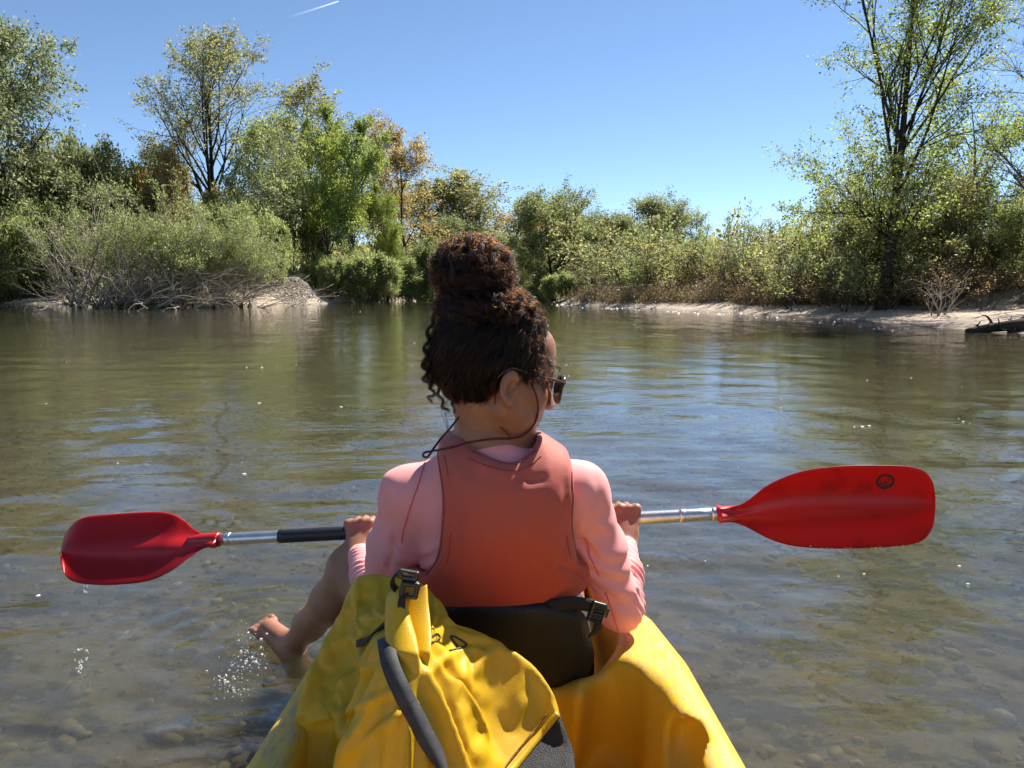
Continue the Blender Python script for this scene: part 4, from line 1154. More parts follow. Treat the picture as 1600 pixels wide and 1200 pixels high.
def dry_bag():
    V, Q = bag_shape()
    N = vnormals(V, Q)
    F = [   # the main folds: line on photo sight lines, half width px, height m, skew
        ([(650, 1070), (690, 1030), (735, 1012), (790, 1035), (850, 1092)], 22, 0.020, 0.55),
        ([(480, 1128), (530, 1118), (580, 1098), (655, 1066)], 18, 0.016, -0.4),
        ([(690, 1108), (740, 1122), (790, 1118), (840, 1100)], 30, -0.012, 0.2),
        ([(600, 1005), (560, 1012), (515, 1028), (462, 1075)], 16, 0.014, 0.3),
        ([(598, 1035), (560, 1050), (500, 1090), (458, 1150)], 18, 0.010, -0.3),
        ([(596, 985), (560, 970), (520, 985), (490, 1020)], 20, -0.012, 0.0),
        ([(560, 945), (530, 975), (495, 1020)], 16, 0.010, 0.3),
        ([(660, 985), (700, 985), (750, 1010)], 18, -0.008, 0.2),
        ([(450, 1100), (470, 1150), (520, 1196)], 16, -0.008, 0.4),
    ]
    for pts, w, a, sd in F:
        V = ridge(V, N, pts, w, a, sd)
        N = vnormals(V, Q)
    px, py = project(V)
    pin = np.full(len(V), 0.06)
    pin[np.hypot(px - 625, py - 1000) < 45] = 0.6
    pin[V[:, 2] < 0.16] = 1.0
    pin[N[:, 1] > 0.6] = 0.5
    V = cloth_settle(V, Q, pin, 18, 0.068, 1.1, 3.2, 0.7)
    V = laplace(V, Q, 0.15)
    V, Q = subdivide(V, Q)
    # crisp creases where the coating has been folded before
    for pts, w, a, sd in (([(470, 1132), (530, 1118), (585, 1096), (640, 1070)], 7, 0.0055, -0.5), ([(652, 1066), (690, 1030), (735, 1013), (765, 1022)], 7, 0.0055, 0.6), ([(500, 1020), (525, 1000), (560, 992)], 6, 0.0050, 0.4),
                          ([(492, 1010), (500, 1040), (520, 1052)], 6, -0.0045, 0.3), ([(520, 1070), (560, 1048), (600, 1036)], 6, 0.0050, 0.5), ([(560, 930), (580, 952), (592, 985)], 6, -0.0050, 0.3),
                          ([(455, 1140), (490, 1110), (530, 1085)], 7, -0.0045, 0.3), ([(540, 1180), (600, 1130), (640, 1105)], 7, 0.0045, 0.5),):
        V = ridge(V, vnormals(V, Q), pts, w, a, sd)
    return V, Q

def bag_mat():
    m, nt, n, l = new_mat('yellow_coated_cloth')
    b = n['Principled BSDF']; b.inputs['Roughness'].default_value = 0.48; b.inputs['Specular IOR Level'].default_value = 0.4
    geo = n.new('ShaderNodeNewGeometry')
    t = noise_node(n, l, 9, 5, 0.65, geo.outputs['Position'])
    r = ramp_node(n, l, t.outputs['Fac'], [(0.25, (0.50, 0.285, 0.005)), (0.55, (0.58, 0.345, 0.007)), (0.8, (0.61, 0.38, 0.012))])
    d = noise_node(n, l, 45, 4, 0.7, geo.outputs['Position']); rd = ramp_node(n, l, d.outputs['Fac'], [(0.68, (0, 0, 0)), (0.80, (0.45, 0.45, 0.45))])
    mx = n.new('ShaderNodeMix'); mx.data_type = 'RGBA'; l.new(rd.outputs[0], mx.inputs[0]); l.new(r.outputs[0], mx.inputs[6]); mx.inputs[7].default_value = (0.40, 0.24, 0.01, 1)
    l.new(mx.outputs[2], b.inputs['Base Color'])
    wv = noise_node(n, l, 420, 2, 0.5, geo.outputs['Position'])
    bp = n.new('ShaderNodeBump'); bp.inputs['Strength'].default_value = 0.22; bp.inputs['Distance'].default_value = 0.002
    l.new(wv.outputs['Fac'], bp.inputs['Height']); l.new(bp.outputs['Normal'], b.inputs['Normal'])
    return m

M_BAG = bag_mat()
bag = thing('dry_bag', 'large yellow roll-top dry bag with black strap stowed behind the seat', 'bag', (-0.08, 1.0, 0.05))
BV, BQ = dry_bag()
bag_body = part('bag_body', raw_mesh('bag_body', BV, BQ), M_BAG, bag)
BN = vnormals(BV, BQ)
from mathutils.bvhtree import BVHTree
_bvh = BVHTree.FromPolygons([tuple(v) for v in BV], [tuple(int(i) for i in q) for q in BQ])
def on_bag_ray(px, py, lift):
    o = Vector((0, 0, CAM_H)); d = (W(px, py, 1.0) - o).normalized()
    loc, nrm, _, _ = _bvh.ray_cast(o, d)
    if loc is None: return None
    if nrm.dot(d) > 0: nrm = -nrm
    return np.array(loc + nrm * lift), np.array(nrm)
def on_bag(px, py, lift=0.003):
    """point of the bag's near surface on a sight line"""
    x, y = project(BV)
    d = np.hypot(x - px, y - py)
    fac = (BN @ np.array([0, -0.8, 0.6]))
    c = np.where(d < 14)[0]
    c = c[np.argsort(BV[c, 1])][:max(6, len(c) // 3)] if len(c) else np.argsort(d)[:4]
    c = c[np.argsort(d[c])][:4]
    return BV[c].mean(0) + BN[c].mean(0) * lift, unit(BN[c].mean(0))
def bag_strap(name, pts, width, thick, n=40, mat=None, lift=0.004, parent=None):
    q = spline([(x, y, 0) for x, y in pts], n)[:, :2]
    P = np.array([on_bag(x, y, lift)[0] for x, y in q]); Nn = np.array([on_bag(x, y, lift)[1] for x, y in q])
    for _ in range(6):
        P[1:-1] = 0.25 * P[:-2] + 0.5 * P[1:-1] + 0.25 * P[2:]; Nn[1:-1] = 0.25 * Nn[:-2] + 0.5 * Nn[1:-1] + 0.25 * Nn[2:]
    T = np.gradient(P, axis=0)
    return part(name, ribbon_mesh(name, P, np.cross(T, Nn), width, thick), mat, parent or bag)
# the black reinforced end of the bag, a second cloth sewn on along a slanting seam
_px, _py = project(BV[BQ].mean(1))
_cap = ((_px - 868) * (1205 - 1124) - (_py - 1124) * (800 - 868) > 0) & (BN[BQ].mean(1) @ np.array([0, -0.8, 0.3]) > -0.35) & (BV[BQ].mean(1)[:, 1] < 1.22)
def sub_mesh(name, V, Q, lift=0.0, N=None):
    u, inv = np.unique(Q, return_inverse=True)
    return raw_mesh(name, V[u] + (N[u] * lift if N is not None else 0), inv.reshape(Q.shape))
part('end_cap', sub_mesh('end_cap', BV, BQ[_cap], 0.0022, BN), simple('black_mesh_cloth', (0.022, 0.022, 0.025), 0.6, 0.4, 45, 0.5, 500), bag)
M_STRAP = simple('faded_black_strap', (0.040, 0.041, 0.046), 0.7, 0.3, 60, 0.12, 500)
bag_strap('strap', [(604, 1000), (612, 1040), (630, 1085), (655, 1135), (680, 1185), (700, 1230)], 0.026, 0.0022, 40, M_STRAP, 0.006)
bag_strap('strap', [(604, 978), (584, 992), (560, 1006)], 0.012, 0.003, 14, M_WEB)

# sewn binding along the edge of the end cap, with a row of zigzag stitches beside it
def cap_binding(dx, w, mat, name):
    h = [on_bag_ray(868 + dx + (792 - 868) * t, 1120 + (1212 - 1120) * t, 0.0034) for t in np.linspace(-0.04, 1.25, 40)]
    h = [k for k in h if k is not None]
    if len(h) < 6: return
    P = np.array([k[0] for k in h]); Nn = np.array([k[1] for k in h])
    for _ in range(4): P[1:-1] = 0.25 * P[:-2] + 0.5 * P[1:-1] + 0.25 * P[2:]
    for _ in range(8): Nn[1:-1] = 0.25 * Nn[:-2] + 0.5 * Nn[1:-1] + 0.25 * Nn[2:]
    part(name, ribbon_mesh(name, P, np.cross(np.gradient(P, axis=0), Nn), w, 0.0016), mat, bag)
cap_binding(0, 0.011, M_BAG, 'binding')
cap_binding(-16, 0.0022, simple('worn_stitches', (0.42, 0.20, 0.02), 0.8, 0.4, 300), 'stitching')

# folded mouth of the bag: a strip of cloth bent in two lobes, coming down over the front
def roll_closure():
    rows = [(917, 616, 638, 667), (928, 605, 632, 668), (945, 602, 633, 669), (970, 601, 639, 672), (1000, 602, 648, 674), (1025, 609, 652, 672), (1045, 618, 653, 668), (1060, 626, 652, 664)]
    R_ = spline([(a, b, c) for a, b, c, d in rows], 36); XR = np.interp(R_[:, 0], [r[0] for r in rows], [r[3] for r in rows])
    front, back = [], []
    m = 30
    for (py, xl, xc), xr in zip(R_, XR):
        t = (py - 917) / 143.0
        Y0 = 1.172 - 0.135 * t + 0.10 * max(0.0, t - 0.72)
        for j in range(m):
            u = j / (m - 1)
            if u < 0.62:
                q = u / 0.62; x = xl + (xc + 5 - xl) * q; b = 0.020 * math.sin(math.pi * min(1, q * 0.94 + 0.02)) ** 0.42 * (1 - 0.3 * t) + 0.012 * q
            else:
                q = (u - 0.62) / 0.38; x = xc - 1 + (xr - xc + 1) * q; b = 0.012 * math.sin(math.pi * (0.12 + 0.80 * q)) ** 0.5 * (1 - 0.3 * t) - 0.008 * (1 - q)
            b += 0.004 * math.sin(t * 7 + u * 3)
            p = np.array(W(x, py + 3.5 * math.sin(u * 9 + 1) * max(0, 1 - t * 2.2), Y0 - b))
            front.append(p); back.append(p + np.array([0, 0.004, 0.0008]))
    n = len(R_); V = np.array(front + back); o = n * m; Q = []
    for i in range(n - 1):
        for j in range(m - 1):
            a = i * m + j
            Q += [(a, a + m, a + m + 1, a + 1), (o + a, o + a + 1, o + a + m + 1, o + a + m)]
    for i in range(n - 1):
        for j in (0, m - 1):
            a = i * m + j; Q.append((a, o + a, o + a + m, a + m) if j == 0 else (a, a + m, o + a + m, o + a))
    for j in range(m - 1):
        for i in (0, n - 1):
            a = i * m + j; Q.append((a, a + 1, o + a + 1, o + a) if i == 0 else (a, o + a, o + a + 1, a + 1))
    part('roll_closure', raw_mesh('roll_closure', V, Q), M_BAG, bag)
    # buckle and its webbing
    c = np.array(W(640, 921, 1.130))
    M = np.array([[0.97, -0.1, 0.2], [0.1, 0.99, 0.05], [-0.22, 0.0, 0.97]])
    v = Vol(c - 0.05, c + 0.05, 0.0016)
    v.add(f_box(c, (0.0150, 0.0070, 0.0135), M, 0.004))
    v.add(f_box(c + M @ np.array([-0.006, 0.004, 0.0215]), (0.0165, 0.0055, 0.0075), M, 0.003), k=0.003)
    v.cut(f_box(c + M @ np.array([-0.006, 0.0, 0.0225]), (0.010, 0.02, 0.0025), M, 0.001), k=0.001)
    v.cut(f_box(c + M @ np.array([0.0, -0.0075, 0.0]), (0.009, 0.0025, 0.008), M, 0.002), k=0.001)
    V, Q = v.surface(0)
    part('buckle', raw_mesh('buckle', V, Q), M_PLASTIC, bag)
    ring = [np.array(W(628 + 15 * math.cos(a), 909 + 15 * math.sin(a), 1.150)) for a in np.linspace(0.6, 5.6, 20)]
    part('strap_loop', ribbon_mesh('strap_loop', np.array(ring), np.tile([0.1, 1.0, 0.05], (20, 1)), 0.018, 0.003), M_WEB, bag)
    P = spline([W(634, 926, 1.126), W(628, 938, 1.118), W(627, 952, 1.114)], 10)
    part('strap_end', ribbon_mesh('strap_end', P, np.tile([1.0, 0.1, 0.2], (10, 1)), 0.012, 0.0025), M_WEB, bag)
roll_closure()
# hand drawn marker strokes on the upper right of the bag: a loop and a nine
def marker(pts, w):
    q = spline([(x, y, 0) for x, y in pts], 40)[:, :2]
    h = [on_bag_ray(x, y, 0.0010) for x, y in q]
    h = [k for k in h if k is not None]
    if len(h) < 8: return
    P = np.array([k[0] for k in h]); Nn = np.array([k[1] for k in h]); Nn[:] = unit(Nn.mean(0))
    for _ in range(2): P[1:-1] = 0.25 * P[:-2] + 0.5 * P[1:-1] + 0.25 * P[2:]
    part('marker_stroke', ribbon_mesh('marker_stroke', P, np.cross(np.gradient(P, axis=0), Nn), w, 0.0012), M_INK, bag)
M_INK = simple('faded_ink', (0.055, 0.045, 0.02), 0.6, 0.3, 80)
MX, MY = 2, 14
marker([(x + MX, y + MY) for x, y in [(665, 992), (674, 979), (682, 977), (685, 983), (680, 988), (668, 990)]], 0.0026)
marker([(x + MX, y + MY) for x, y in [(713, 996), (703, 984), (704, 980), (716, 985), (727, 993), (722, 998), (700, 1003)]], 0.0030)
# ================================================================== PADDLE
SH_L, SH_R = W(340, 843, 1.865), W(1122, 803, 1.715)      # necks of the two blades
SH_D = (SH_R - SH_L).normalized()
def shaft_at(px):
    t = (px - 340) / (1122 - 340)
    for _ in range(12):
        p = SH_L.lerp(SH_R, t)
        x = project(np.array([p]))[0][0]
        t += (px - x) / 782
    return SH_L.lerp(SH_R, t)

def blade_mesh(px_outline, Yn, Yt, tilt):
    """blade outline given on photo sight lines at its own depth; thin domed plate with a raised central spine"""
    up, lo = px_outline
    n, mrows = 60, 33
    TH = []
    xs = np.linspace(0, 1, n)
    tu = np.interp(xs, np.linspace(0, 1, len(up)), [p[0] for p in up])
    U = spline([(x, y, 0) for x, y in up], n)[:, :2]; Lw = spline([(x, y, 0) for x, y in lo], n)[:, :2]
    V = []
    for side in (-1, 1):
        for i in range(n):
            t = xs[i]; Y = Yn + (Yt - Yn) * t
            for j in range(mrows):
                s = j / (mrows - 1)
                px = U[i, 0] * (1 - s) + Lw[i, 0] * s; py = U[i, 1] * (1 - s) + Lw[i, 1] * s
                q = (s - 0.5) * 2
                spine = 0.015 * math.exp(-(q / max(0.10, 0.42 * (1 - t) + 0.05)) ** 2) * max(0, 1 - t * 1.08) ** 0.7 + 0.016 * max(0, 1 - t * 9)
                edge = 0.0016 + 0.0022 * (1 - abs(q) ** 6) 
                dish = -0.012 * (q * q) * math.sin(math.pi * min(1, t * 1.2)) + 0.010 * t * t
                p = W(px, py, Y - tilt * q * min(1.0, t * 3.5))
                TH.append(max(0.0, 1 - spine / 0.006))
                V.append((p.x, p.y + dish + side * (edge + spine), p.z))
    V = np.array(V); Q = []
    o = n * mrows
    for i in range(n - 1):
        for j in range(mrows - 1):
            a = i * mrows + j
            Q.append((a, a + mrows, a + mrows + 1, a + 1)); Q.append((o + a, o + a + 1, o + a + mrows + 1, o + a + mrows))
    for i in range(n - 1):
        for j in (0, mrows - 1):
            a = i * mrows + j
            Q.append((a, a + mrows, o + a + mrows, o + a) if j else (a, o + a, o + a + mrows, a + mrows))
    for j in range(mrows - 1):
        for i in (0, n - 1):
            a = i * mrows + j
            Q.append((a, a + 1, o + a + 1, o + a))
    me = raw_mesh('blade', V, Q)
    at = me.attributes.new('tint', 'FLOAT', 'POINT'); at.data.foreach_set('value', np.array(TH, np.float32))
    return me, V, n, mrows

def red_mat(name, c, c2):
    m, nt, n, l = new_mat(name)
    b = n['Principled BSDF']; b.inputs['Roughness'].default_value = 0.33; b.inputs['Specular IOR Level'].default_value = 0.4
    geo = n.new('ShaderNodeNewGeometry')
    t = noise_node(n, l, 14, 3, 0.5, geo.outputs['Position']); r = ramp_node(n, l, t.outputs['Fac'], [(0.30, c2), (0.42, c)])
    t2 = noise_node(n, l, 55, 4, 0.7, geo.outputs['Position']); r2 = ramp_node(n, l, t2.outputs['Fac'], [(0.66, (0, 0, 0)), (0.8, (.35, .35, .35))])
    mx = n.new('ShaderNodeMix'); mx.data_type = 'RGBA'; l.new(r2.outputs[0], mx.inputs[0]); l.new(r.outputs[0], mx.inputs[6]); mx.inputs[7].default_value = (*c2, 1)
    l.new(mx.outputs[2], b.inputs['Base Color'])
    tl = n.new('ShaderNodeBsdfTranslucent'); l.new(mx.outputs[2], tl.inputs['Color'])
    ms = n.new('ShaderNodeMixShader'); ta = n.new('ShaderNodeAttribute'); ta.attribute_name = 'tint'
    tm = n.new('ShaderNodeMath'); tm.operation = 'MULTIPLY'; tm.inputs[1].default_value = 0.46; l.new(ta.outputs['Fac'], tm.inputs[0]); l.new(tm.outputs[0], ms.inputs[0])
    l.new(b.outputs[0], ms.inputs[1]); l.new(tl.outputs[0], ms.inputs[2]); l.new(ms.outputs[0], n['Material Output'].inputs['Surface'])
    return m
M_RED = red_mat('red_blade_plastic', (0.50, 0.014, 0.016), (0.38, 0.010, 0.014))
M_SOCK = simple('red_socket_plastic', (0.46, 0.010, 0.014), 0.35, 0.1, 20)
M_ALU = simple('wet_aluminium', (0.72, 0.70, 0.68), 0.30, 0.1, 40, 0.15, 200, metal=0.9)
M_GRIP = simple('black_rubber_grip', (0.012, 0.012, 0.014), 0.45, 0.2, 60, 0.15, 300)

paddle = thing('paddle', 'red bladed kayak paddle with aluminium shaft and black left grip held across the boat', 'paddle', tuple(SH_L.lerp(SH_R, 0.5)))
part('shaft', tube_mesh('shaft', [SH_L, SH_L.lerp(SH_R, 0.5), SH_R], 0.0150, 30, 16), M_ALU, paddle)
part('grip', tube_mesh('grip', [shaft_at(437), shaft_at(520), shaft_at(600)], 0.0170, 20, 16), M_GRIP, paddle)
for a in (352, 1062, 1112):      # collars on the shaft
    part('collar', tube_mesh('collar', [shaft_at(a), shaft_at(a + 5), shaft_at(a + 9)], 0.0158, 4, 16), M_ALU, paddle)
part('end_ring', tube_mesh('end_ring', [shaft_at(995), shaft_at(998)], 0.0172, 2, 16), M_GRIP, paddle)
up = [(1121, 792), (1143, 791), (1165, 782), (1200, 755), (1250, 735), (1310, 727), (1370, 726), (1420, 729), (1447, 738), (1460, 755), (1464, 775)]
lo = [(1121, 814), (1143, 815), (1165, 822), (1200, 840), (1240, 851), (1300, 855), (1370, 854), (1425, 850), (1449, 840), (1461, 822), (1464, 800)]
me, RV, rn, rm = blade_mesh((up, lo), 1.715, 1.665, -0.012)
blade_r = part('blade', me, M_RED, paddle)
part('socket', tube_mesh('socket', [shaft_at(1120), shaft_at(1132), shaft_at(1150), shaft_at(1172)], [0.0178, 0.0180, 0.0165, 0.010], 14, 18), M_SOCK, blade_r)
up = [(341, 835), (322, 834), (305, 825), (288, 809), (262, 799), (220, 799), (170, 803), (132, 808), (110, 822), (98, 840), (93, 858)]
lo = [(341, 853), (322, 855), (300, 868), (270, 890), (235, 905), (190, 911), (150, 912), (118, 909), (101, 900), (93, 885), (92, 870)]
me, LV, ln_, lm = blade_mesh((up, lo), 1.865, 1.905, 0.055)
blade_l = part('blade', me, M_RED, paddle)
part('socket', tube_mesh('socket', [shaft_at(343), shaft_at(331), shaft_at(314), shaft_at(294)], [0.0178, 0.0180, 0.0165, 0.010], 14, 18), M_SOCK, blade_l)

# printed round emblem on the right blade: dark ring, pale hairlines and a small scribbled mark
def emblem():
    c = W(1384, 753, 1.6735); nrm = Vector((0.0, -1, 0)); s = Soup(); k = 1.69 / 1200.0
    front = RV.reshape(2, rn, rm, 3)
    F = front[0].reshape(-1, 3)
    def P(x, y, lift):
        p = W(1384 + x, 753 + y, 1.67)
        d = np.hypot(F[:, 0] - p.x, F[:, 2] - p.z); i = np.argsort(d)[:4]; w = 1 / (d[i] + 1e-4)
        return (p.x, (F[i, 1] * w).sum() / w.sum() - lift, p.z)
    def ring(r0, r1, lift, n=40, a0=0, a1=2 * math.pi):
        V = []; Q = []
        for i in range(n + 1):
            a = a0 + (a1 - a0) * i / n
            V += [P(r0 * math.cos(a), r0 * 0.86 * math.sin(a), lift), P(r1 * math.cos(a), r1 * 0.86 * math.sin(a), lift)]
        Q = [(2 * i, 2 * i + 1, 2 * i + 3, 2 * i + 2) for i in range(n)]
        s.add(V, Q)
    def stroke(pts, w, lift):
        P0 = spline([(x, y, 0) for x, y in pts], 14)[:, :2]; T = np.gradient(P0, axis=0); T /= np.linalg.norm(T, axis=1, keepdims=True) + 1e-9
        Nn = np.stack([-T[:, 1], T[:, 0]], 1) * w / 2
        V = []
        for i in range(len(P0)): V += [P(*(P0[i] + Nn[i]), lift), P(*(P0[i] - Nn[i]), lift)]
        s.add(V, [(2 * i, 2 * i + 1, 2 * i + 3, 2 * i + 2) for i in range(len(P0) - 1)])
    ring(10.4, 14.4, 0.0012)
    stroke([(-8, -3), (-6, 3), (-2, 3), (0, -4)], 1.6, 0.0013)
    stroke([(-1, -1), (2, 2), (5, 1), (7, -4)], 1.5, 0.0014)
    stroke([(-9, 5), (-3, 4), (3, 6), (9, 4)], 1.8, 0.0015)
    stroke([(-5, 8), (0, 7.5), (5, 8)], 1.6, 0.0016)
    stroke([(2, -8), (5, -6), (3, -3)], 1.2, 0.0017)
    part('emblem', s.mesh('emblem', False), simple('dark_print', (0.028, 0.004, 0.004), 0.5, 0.2, 90), blade_r)
emblem()

# ================================================================== PERSON
HS = 1.05
PSI, NOD = R(66), R(13)
HF = np.array([math.sin(PSI) * math.cos(NOD), math.cos(PSI) * math.cos(NOD), -math.sin(NOD)])
HR = np.array([math.cos(PSI), -math.sin(PSI), 0.0])
HU = np.cross(HR, HF)
HM = np.column_stack([HR, HF, HU])
HO = np.array(W(778, 584, 1.46))
def hp(x, y, z): return HO + HM @ (np.array([x, y, z]) * HS)
def hloc(P): return ((P - HO) @ HM) / HS
TX = -0.030
SHO_R, ELB_R, WRI_R = W(906, 766, 1.46), W(970, 950, 1.49), W(975, 852, 1.680)
SHO_L, ELB_L, WRI_L = W(638, 771, 1.46), W(596, 930, 1.50), W(562, 868, 1.752)
_tz = [0.10, 0.22, 0.35, 0.48, 0.57, 0.63, 0.665, 0.70]
_ta = [0.170, 0.165, 0.140, 0.150, 0.158, 0.140, 0.095, 0.060]
_tb = [0.115, 0.110, 0.098, 0.102, 0.100, 0.085, 0.068, 0.050]
_tc = [1.545, 1.530, 1.510, 1.480, 1.462, 1.462, 1.465, 1.468]
_zz = np.linspace(0.0, 0.80, 161)
def _soft(t):
    y = np.interp(_zz, _tz, t); k = np.exp(-(np.arange(-16, 17) / 7.0) ** 2); k /= k.sum()
    return np.convolve(np.pad(y, 16, mode='edge'), k, 'valid')
_sa, _sb, _sc = _soft(_ta), _soft(_tb), _soft(_tc)
def f_torso(grow_by=0.0, zlo=0.10, zhi=0.69):
    def fn(X, Y, Z):
        a = np.interp(Z, _zz, _sa) + grow_by; b = np.interp(Z, _zz, _sb) + grow_by; cy = np.interp(Z, _zz, _sc)
        e = ((np.abs(X - TX) / a) ** 2.4 + (np.abs(Y - cy) / b) ** 2.4) ** (1 / 2.4)
        return np.maximum((e - 1) * np.minimum(a, b) * 1.05, np.maximum(zlo - Z, Z - zhi))
    return fn

def hand(v, C, wrist, sgn):
    """hand closed over the shaft: knuckles on top, four fingers over the far side, thumb underneath. sgn +1 right, -1 left"""
    C = np.array(C); s = np.array(SH_D); n_ = np.array([0, -0.12, 0.99]); a = np.array([0, 0.99, 0.12])
    w = np.array(wrist)
    lens = [0.98, 1.06, 1.0, 0.86]
    for i in range(4):
        o = C + s * sgn * (i - 1.5) * 0.0185
        L = lens[i]
        k = o + n_ * (0.0275 + 0.003 * (i == 1)) - a * 0.010
        pip = o + n_ * 0.0225 * L + a * 0.0245 * L
        dip = o - n_ * 0.004 + a * 0.0300
        tip = o - n_ * 0.0235 + a * 0.012
        v.chain([k, pip, dip, tip], [0.0102, 0.0088, 0.0080, 0.0070], 0.003)
        m = o * 0.5 + w * 0.5 - a * 0.012 + s * sgn * (i - 1.5) * 0.002
        v.chain([w + s * sgn * (i - 1.5) * 0.009, m, k], [0.0165, 0.0135, 0.0100], 0.012)
    # heel of the hand pressed to the near side of the shaft
    v.cone(w, C - a * 0.026 - n_ * 0.004, 0.021, 0.018, 0.012)
    b = C - s * sgn * 0.034 - n_ * 0.012 - a * 0.026
    v.chain([w - s * sgn * 0.012, b, C - s * sgn * 0.046 - n_ * 0.026 + a * 0.0, C - s * sgn * 0.030 - n_ * 0.027 + a * 0.016], [0.016, 0.0115, 0.0100, 0.0080], 0.006)

def body_mesh():
    v = Vol((-0.84, 1.30, -0.10), (0.33, 2.42, 1.02), 0.0034)
    v.add(f_torso(-0.012), (-0.3, 1.3, 0.05), (0.25, 1.75, 0.75))
    # neck
    nb = np.array(W(758, 712, 1.465))
    v.chain([nb + [0, 0.01, -0.06], nb, hp(0, -0.028, -0.055)], [0.072, 0.050, 0.047], 0.05)
    # skull and face
    def he(c, r, k, cut=False):
        v.ell(hp(*c), np.array(r) * HS, HM, k, cut)
    def hc(a, b, ra, rb, k, cut=False):
        v.cone(hp(*a), hp(*b), ra * HS, rb * HS, k, cut)
    he((0, -0.008, 0.022), (0.075, 0.097, 0.090), 0.0)
    he((0, 0.030, -0.040), (0.060, 0.060, 0.078), 0.03)
    for sx in (-1, 1):
        hc((sx * 0.055, 0.002, -0.055), (sx * 0.016, 0.076, -0.110), 0.020, 0.016, 0.03)   # jaw
        hc((sx * 0.056, 0.022, -0.020), (sx * 0.042, 0.066, -0.026), 0.016, 0.018, 0.025)    # cheek bone
        hc((sx * 0.040, 0.052, -0.062), (sx * 0.030, 0.068, -0.060), 0.020, 0.016, 0.03)     # cheek
        hc((sx * 0.048, 0.070, 0.020), (sx * 0.012, 0.090, 0.018), 0.011, 0.011, 0.014)      # brow
        he((sx * 0.033, 0.104, -0.004), (0.020, 0.018, 0.013), 0.012, True)                  # eye socket
        he((sx * 0.032, 0.079, -0.004), (0.0135, 0.0130, 0.0120), 0.002)                     # eye
        he((sx * 0.012, 0.103, -0.040), (0.008, 0.010, 0.008), 0.006)                        # nostril wing
    he((0, 0.055, 0.052), (0.060, 0.042, 0.050), 0.03)                                       # forehead
    hc((0, 0.090, 0.010), (0, 0.116, -0.038), 0.009, 0.0110, 0.014)                          # nose
    he((0, 0.082, -0.110), (0.021, 0.015, 0.017), 0.02)                                      # chin
    hc((-0.019, 0.086, -0.070), (0.019, 0.086, -0.070), 0.006, 0.006, 0.006)                 # lips
    hc((-0.015, 0.088, -0.0655), (0.015, 0.088, -0.0655), 0.006, 0.006, 0.004)
    hc((-0.015, 0.087, -0.078), (0.015, 0.087, -0.078), 0.007, 0.007, 0.005)
    hc((-0.020, 0.098, -0.0715), (0.020, 0.098, -0.0715), 0.002, 0.002, 0.003, True)
    for sx in (-1, 1):                                                                       # ears
        c = np.array([sx * 0.077, -0.010, -0.020])
        lean_ = sx * 0.008
        he(c, (0.009, 0.015, 0.025), 0.006)
        he(c + [lean_, -0.002, 0.004], (0.006, 0.0155, 0.0255), 0.004)
        he(c + [sx * 0.013, 0.004, 0.000], (0.011, 0.010, 0.016), 0.006, True)
        rim = [c + [lean_ * (1 - math.cos(t)) * 0.7 + sx * 0.006, -0.0150 * math.sin(t) - 0.001, 0.0255 * math.cos(t) + 0.003] for t in np.linspace(-0.9, 2.7, 10)]
        for i in range(9):
            hc(rim[i], rim[i + 1], 0.0042, 0.0042, 0.004)
        he(c + [sx * 0.004, 0.006, -0.026], (0.0055, 0.007, 0.008), 0.006)
        hc(c + [sx * 0.004, 0.014, 0.004], c + [sx * 0.004, 0.013, -0.008], 0.004, 0.005, 0.004)
    # arms (inside the sleeves), hands
    v.chain([SHO_R, ELB_R, WRI_R], [0.045, 0.034, 0.0225], 0.02)
    v.chain([SHO_L, ELB_L, WRI_L], [0.045, 0.034, 0.0225], 0.02)
    hand(v, shaft_at(974), WRI_R, 1)
    hand(v, shaft_at(564), WRI_L, -1)
    # left leg over the side, foot in the water
    knee = np.array(W(552, 890, 1.80)); ank = np.array(W(458, 1007, 2.01)); hipL = np.array([-0.125, 1.54, 0.20])
    th = hipL * 0.5 + knee * 0.5 + [0, 0, 0.01]
    cf = knee * 0.66 + ank * 0.34 + np.array([0.010, -0.022, 0.0]); lc = knee * 0.3 + ank * 0.7
    v.chain([hipL, th, knee, cf, lc, ank], [0.092, 0.076, 0.057, 0.051, 0.038, 0.030], 0.035)
    ball = np.array(W(421, 983, 2.075)); heel = ank + np.array([0.016, -0.026, -0.050])
    v.cone(ank, heel, 0.032, 0.027, 0.02)
    v.cone(ank, ball, 0.030, 0.023, 0.02); v.cone(heel, ball, 0.024, 0.021, 0.03)
    fd = unit(ball - ank); sd = unit(np.cross(fd, np.array([0.25, -0.75, 0.6])))
    for i in range(5):
        o = ball + sd * (i - 2) * 0.0140 + fd * 0.010
        L = [0.040, 0.038, 0.034, 0.029, 0.024][i]
        v.chain([o, o + fd * L * 0.6 + np.array([0, 0, 0.004]), o + fd * L], [0.0125, 0.0100, 0.0095] if i == 0 else [0.0100, 0.0078, 0.0076], 0.004)
    # right leg in the boat
    hipR = np.array([0.075, 1.56, 0.20]); kneeR = np.array([0.13, 1.92, 0.24]); ankR = np.array([0.11, 2.26, 0.15])
    v.chain([hipR, kneeR, ankR], [0.092, 0.058, 0.034], 0.03)
    v.cone(ankR, ankR + np.array([0.01, 0.06, 0.10]), 0.033, 0.024, 0.02)
    V, Q = v.surface(1)
    return raw_mesh('body', V, Q)

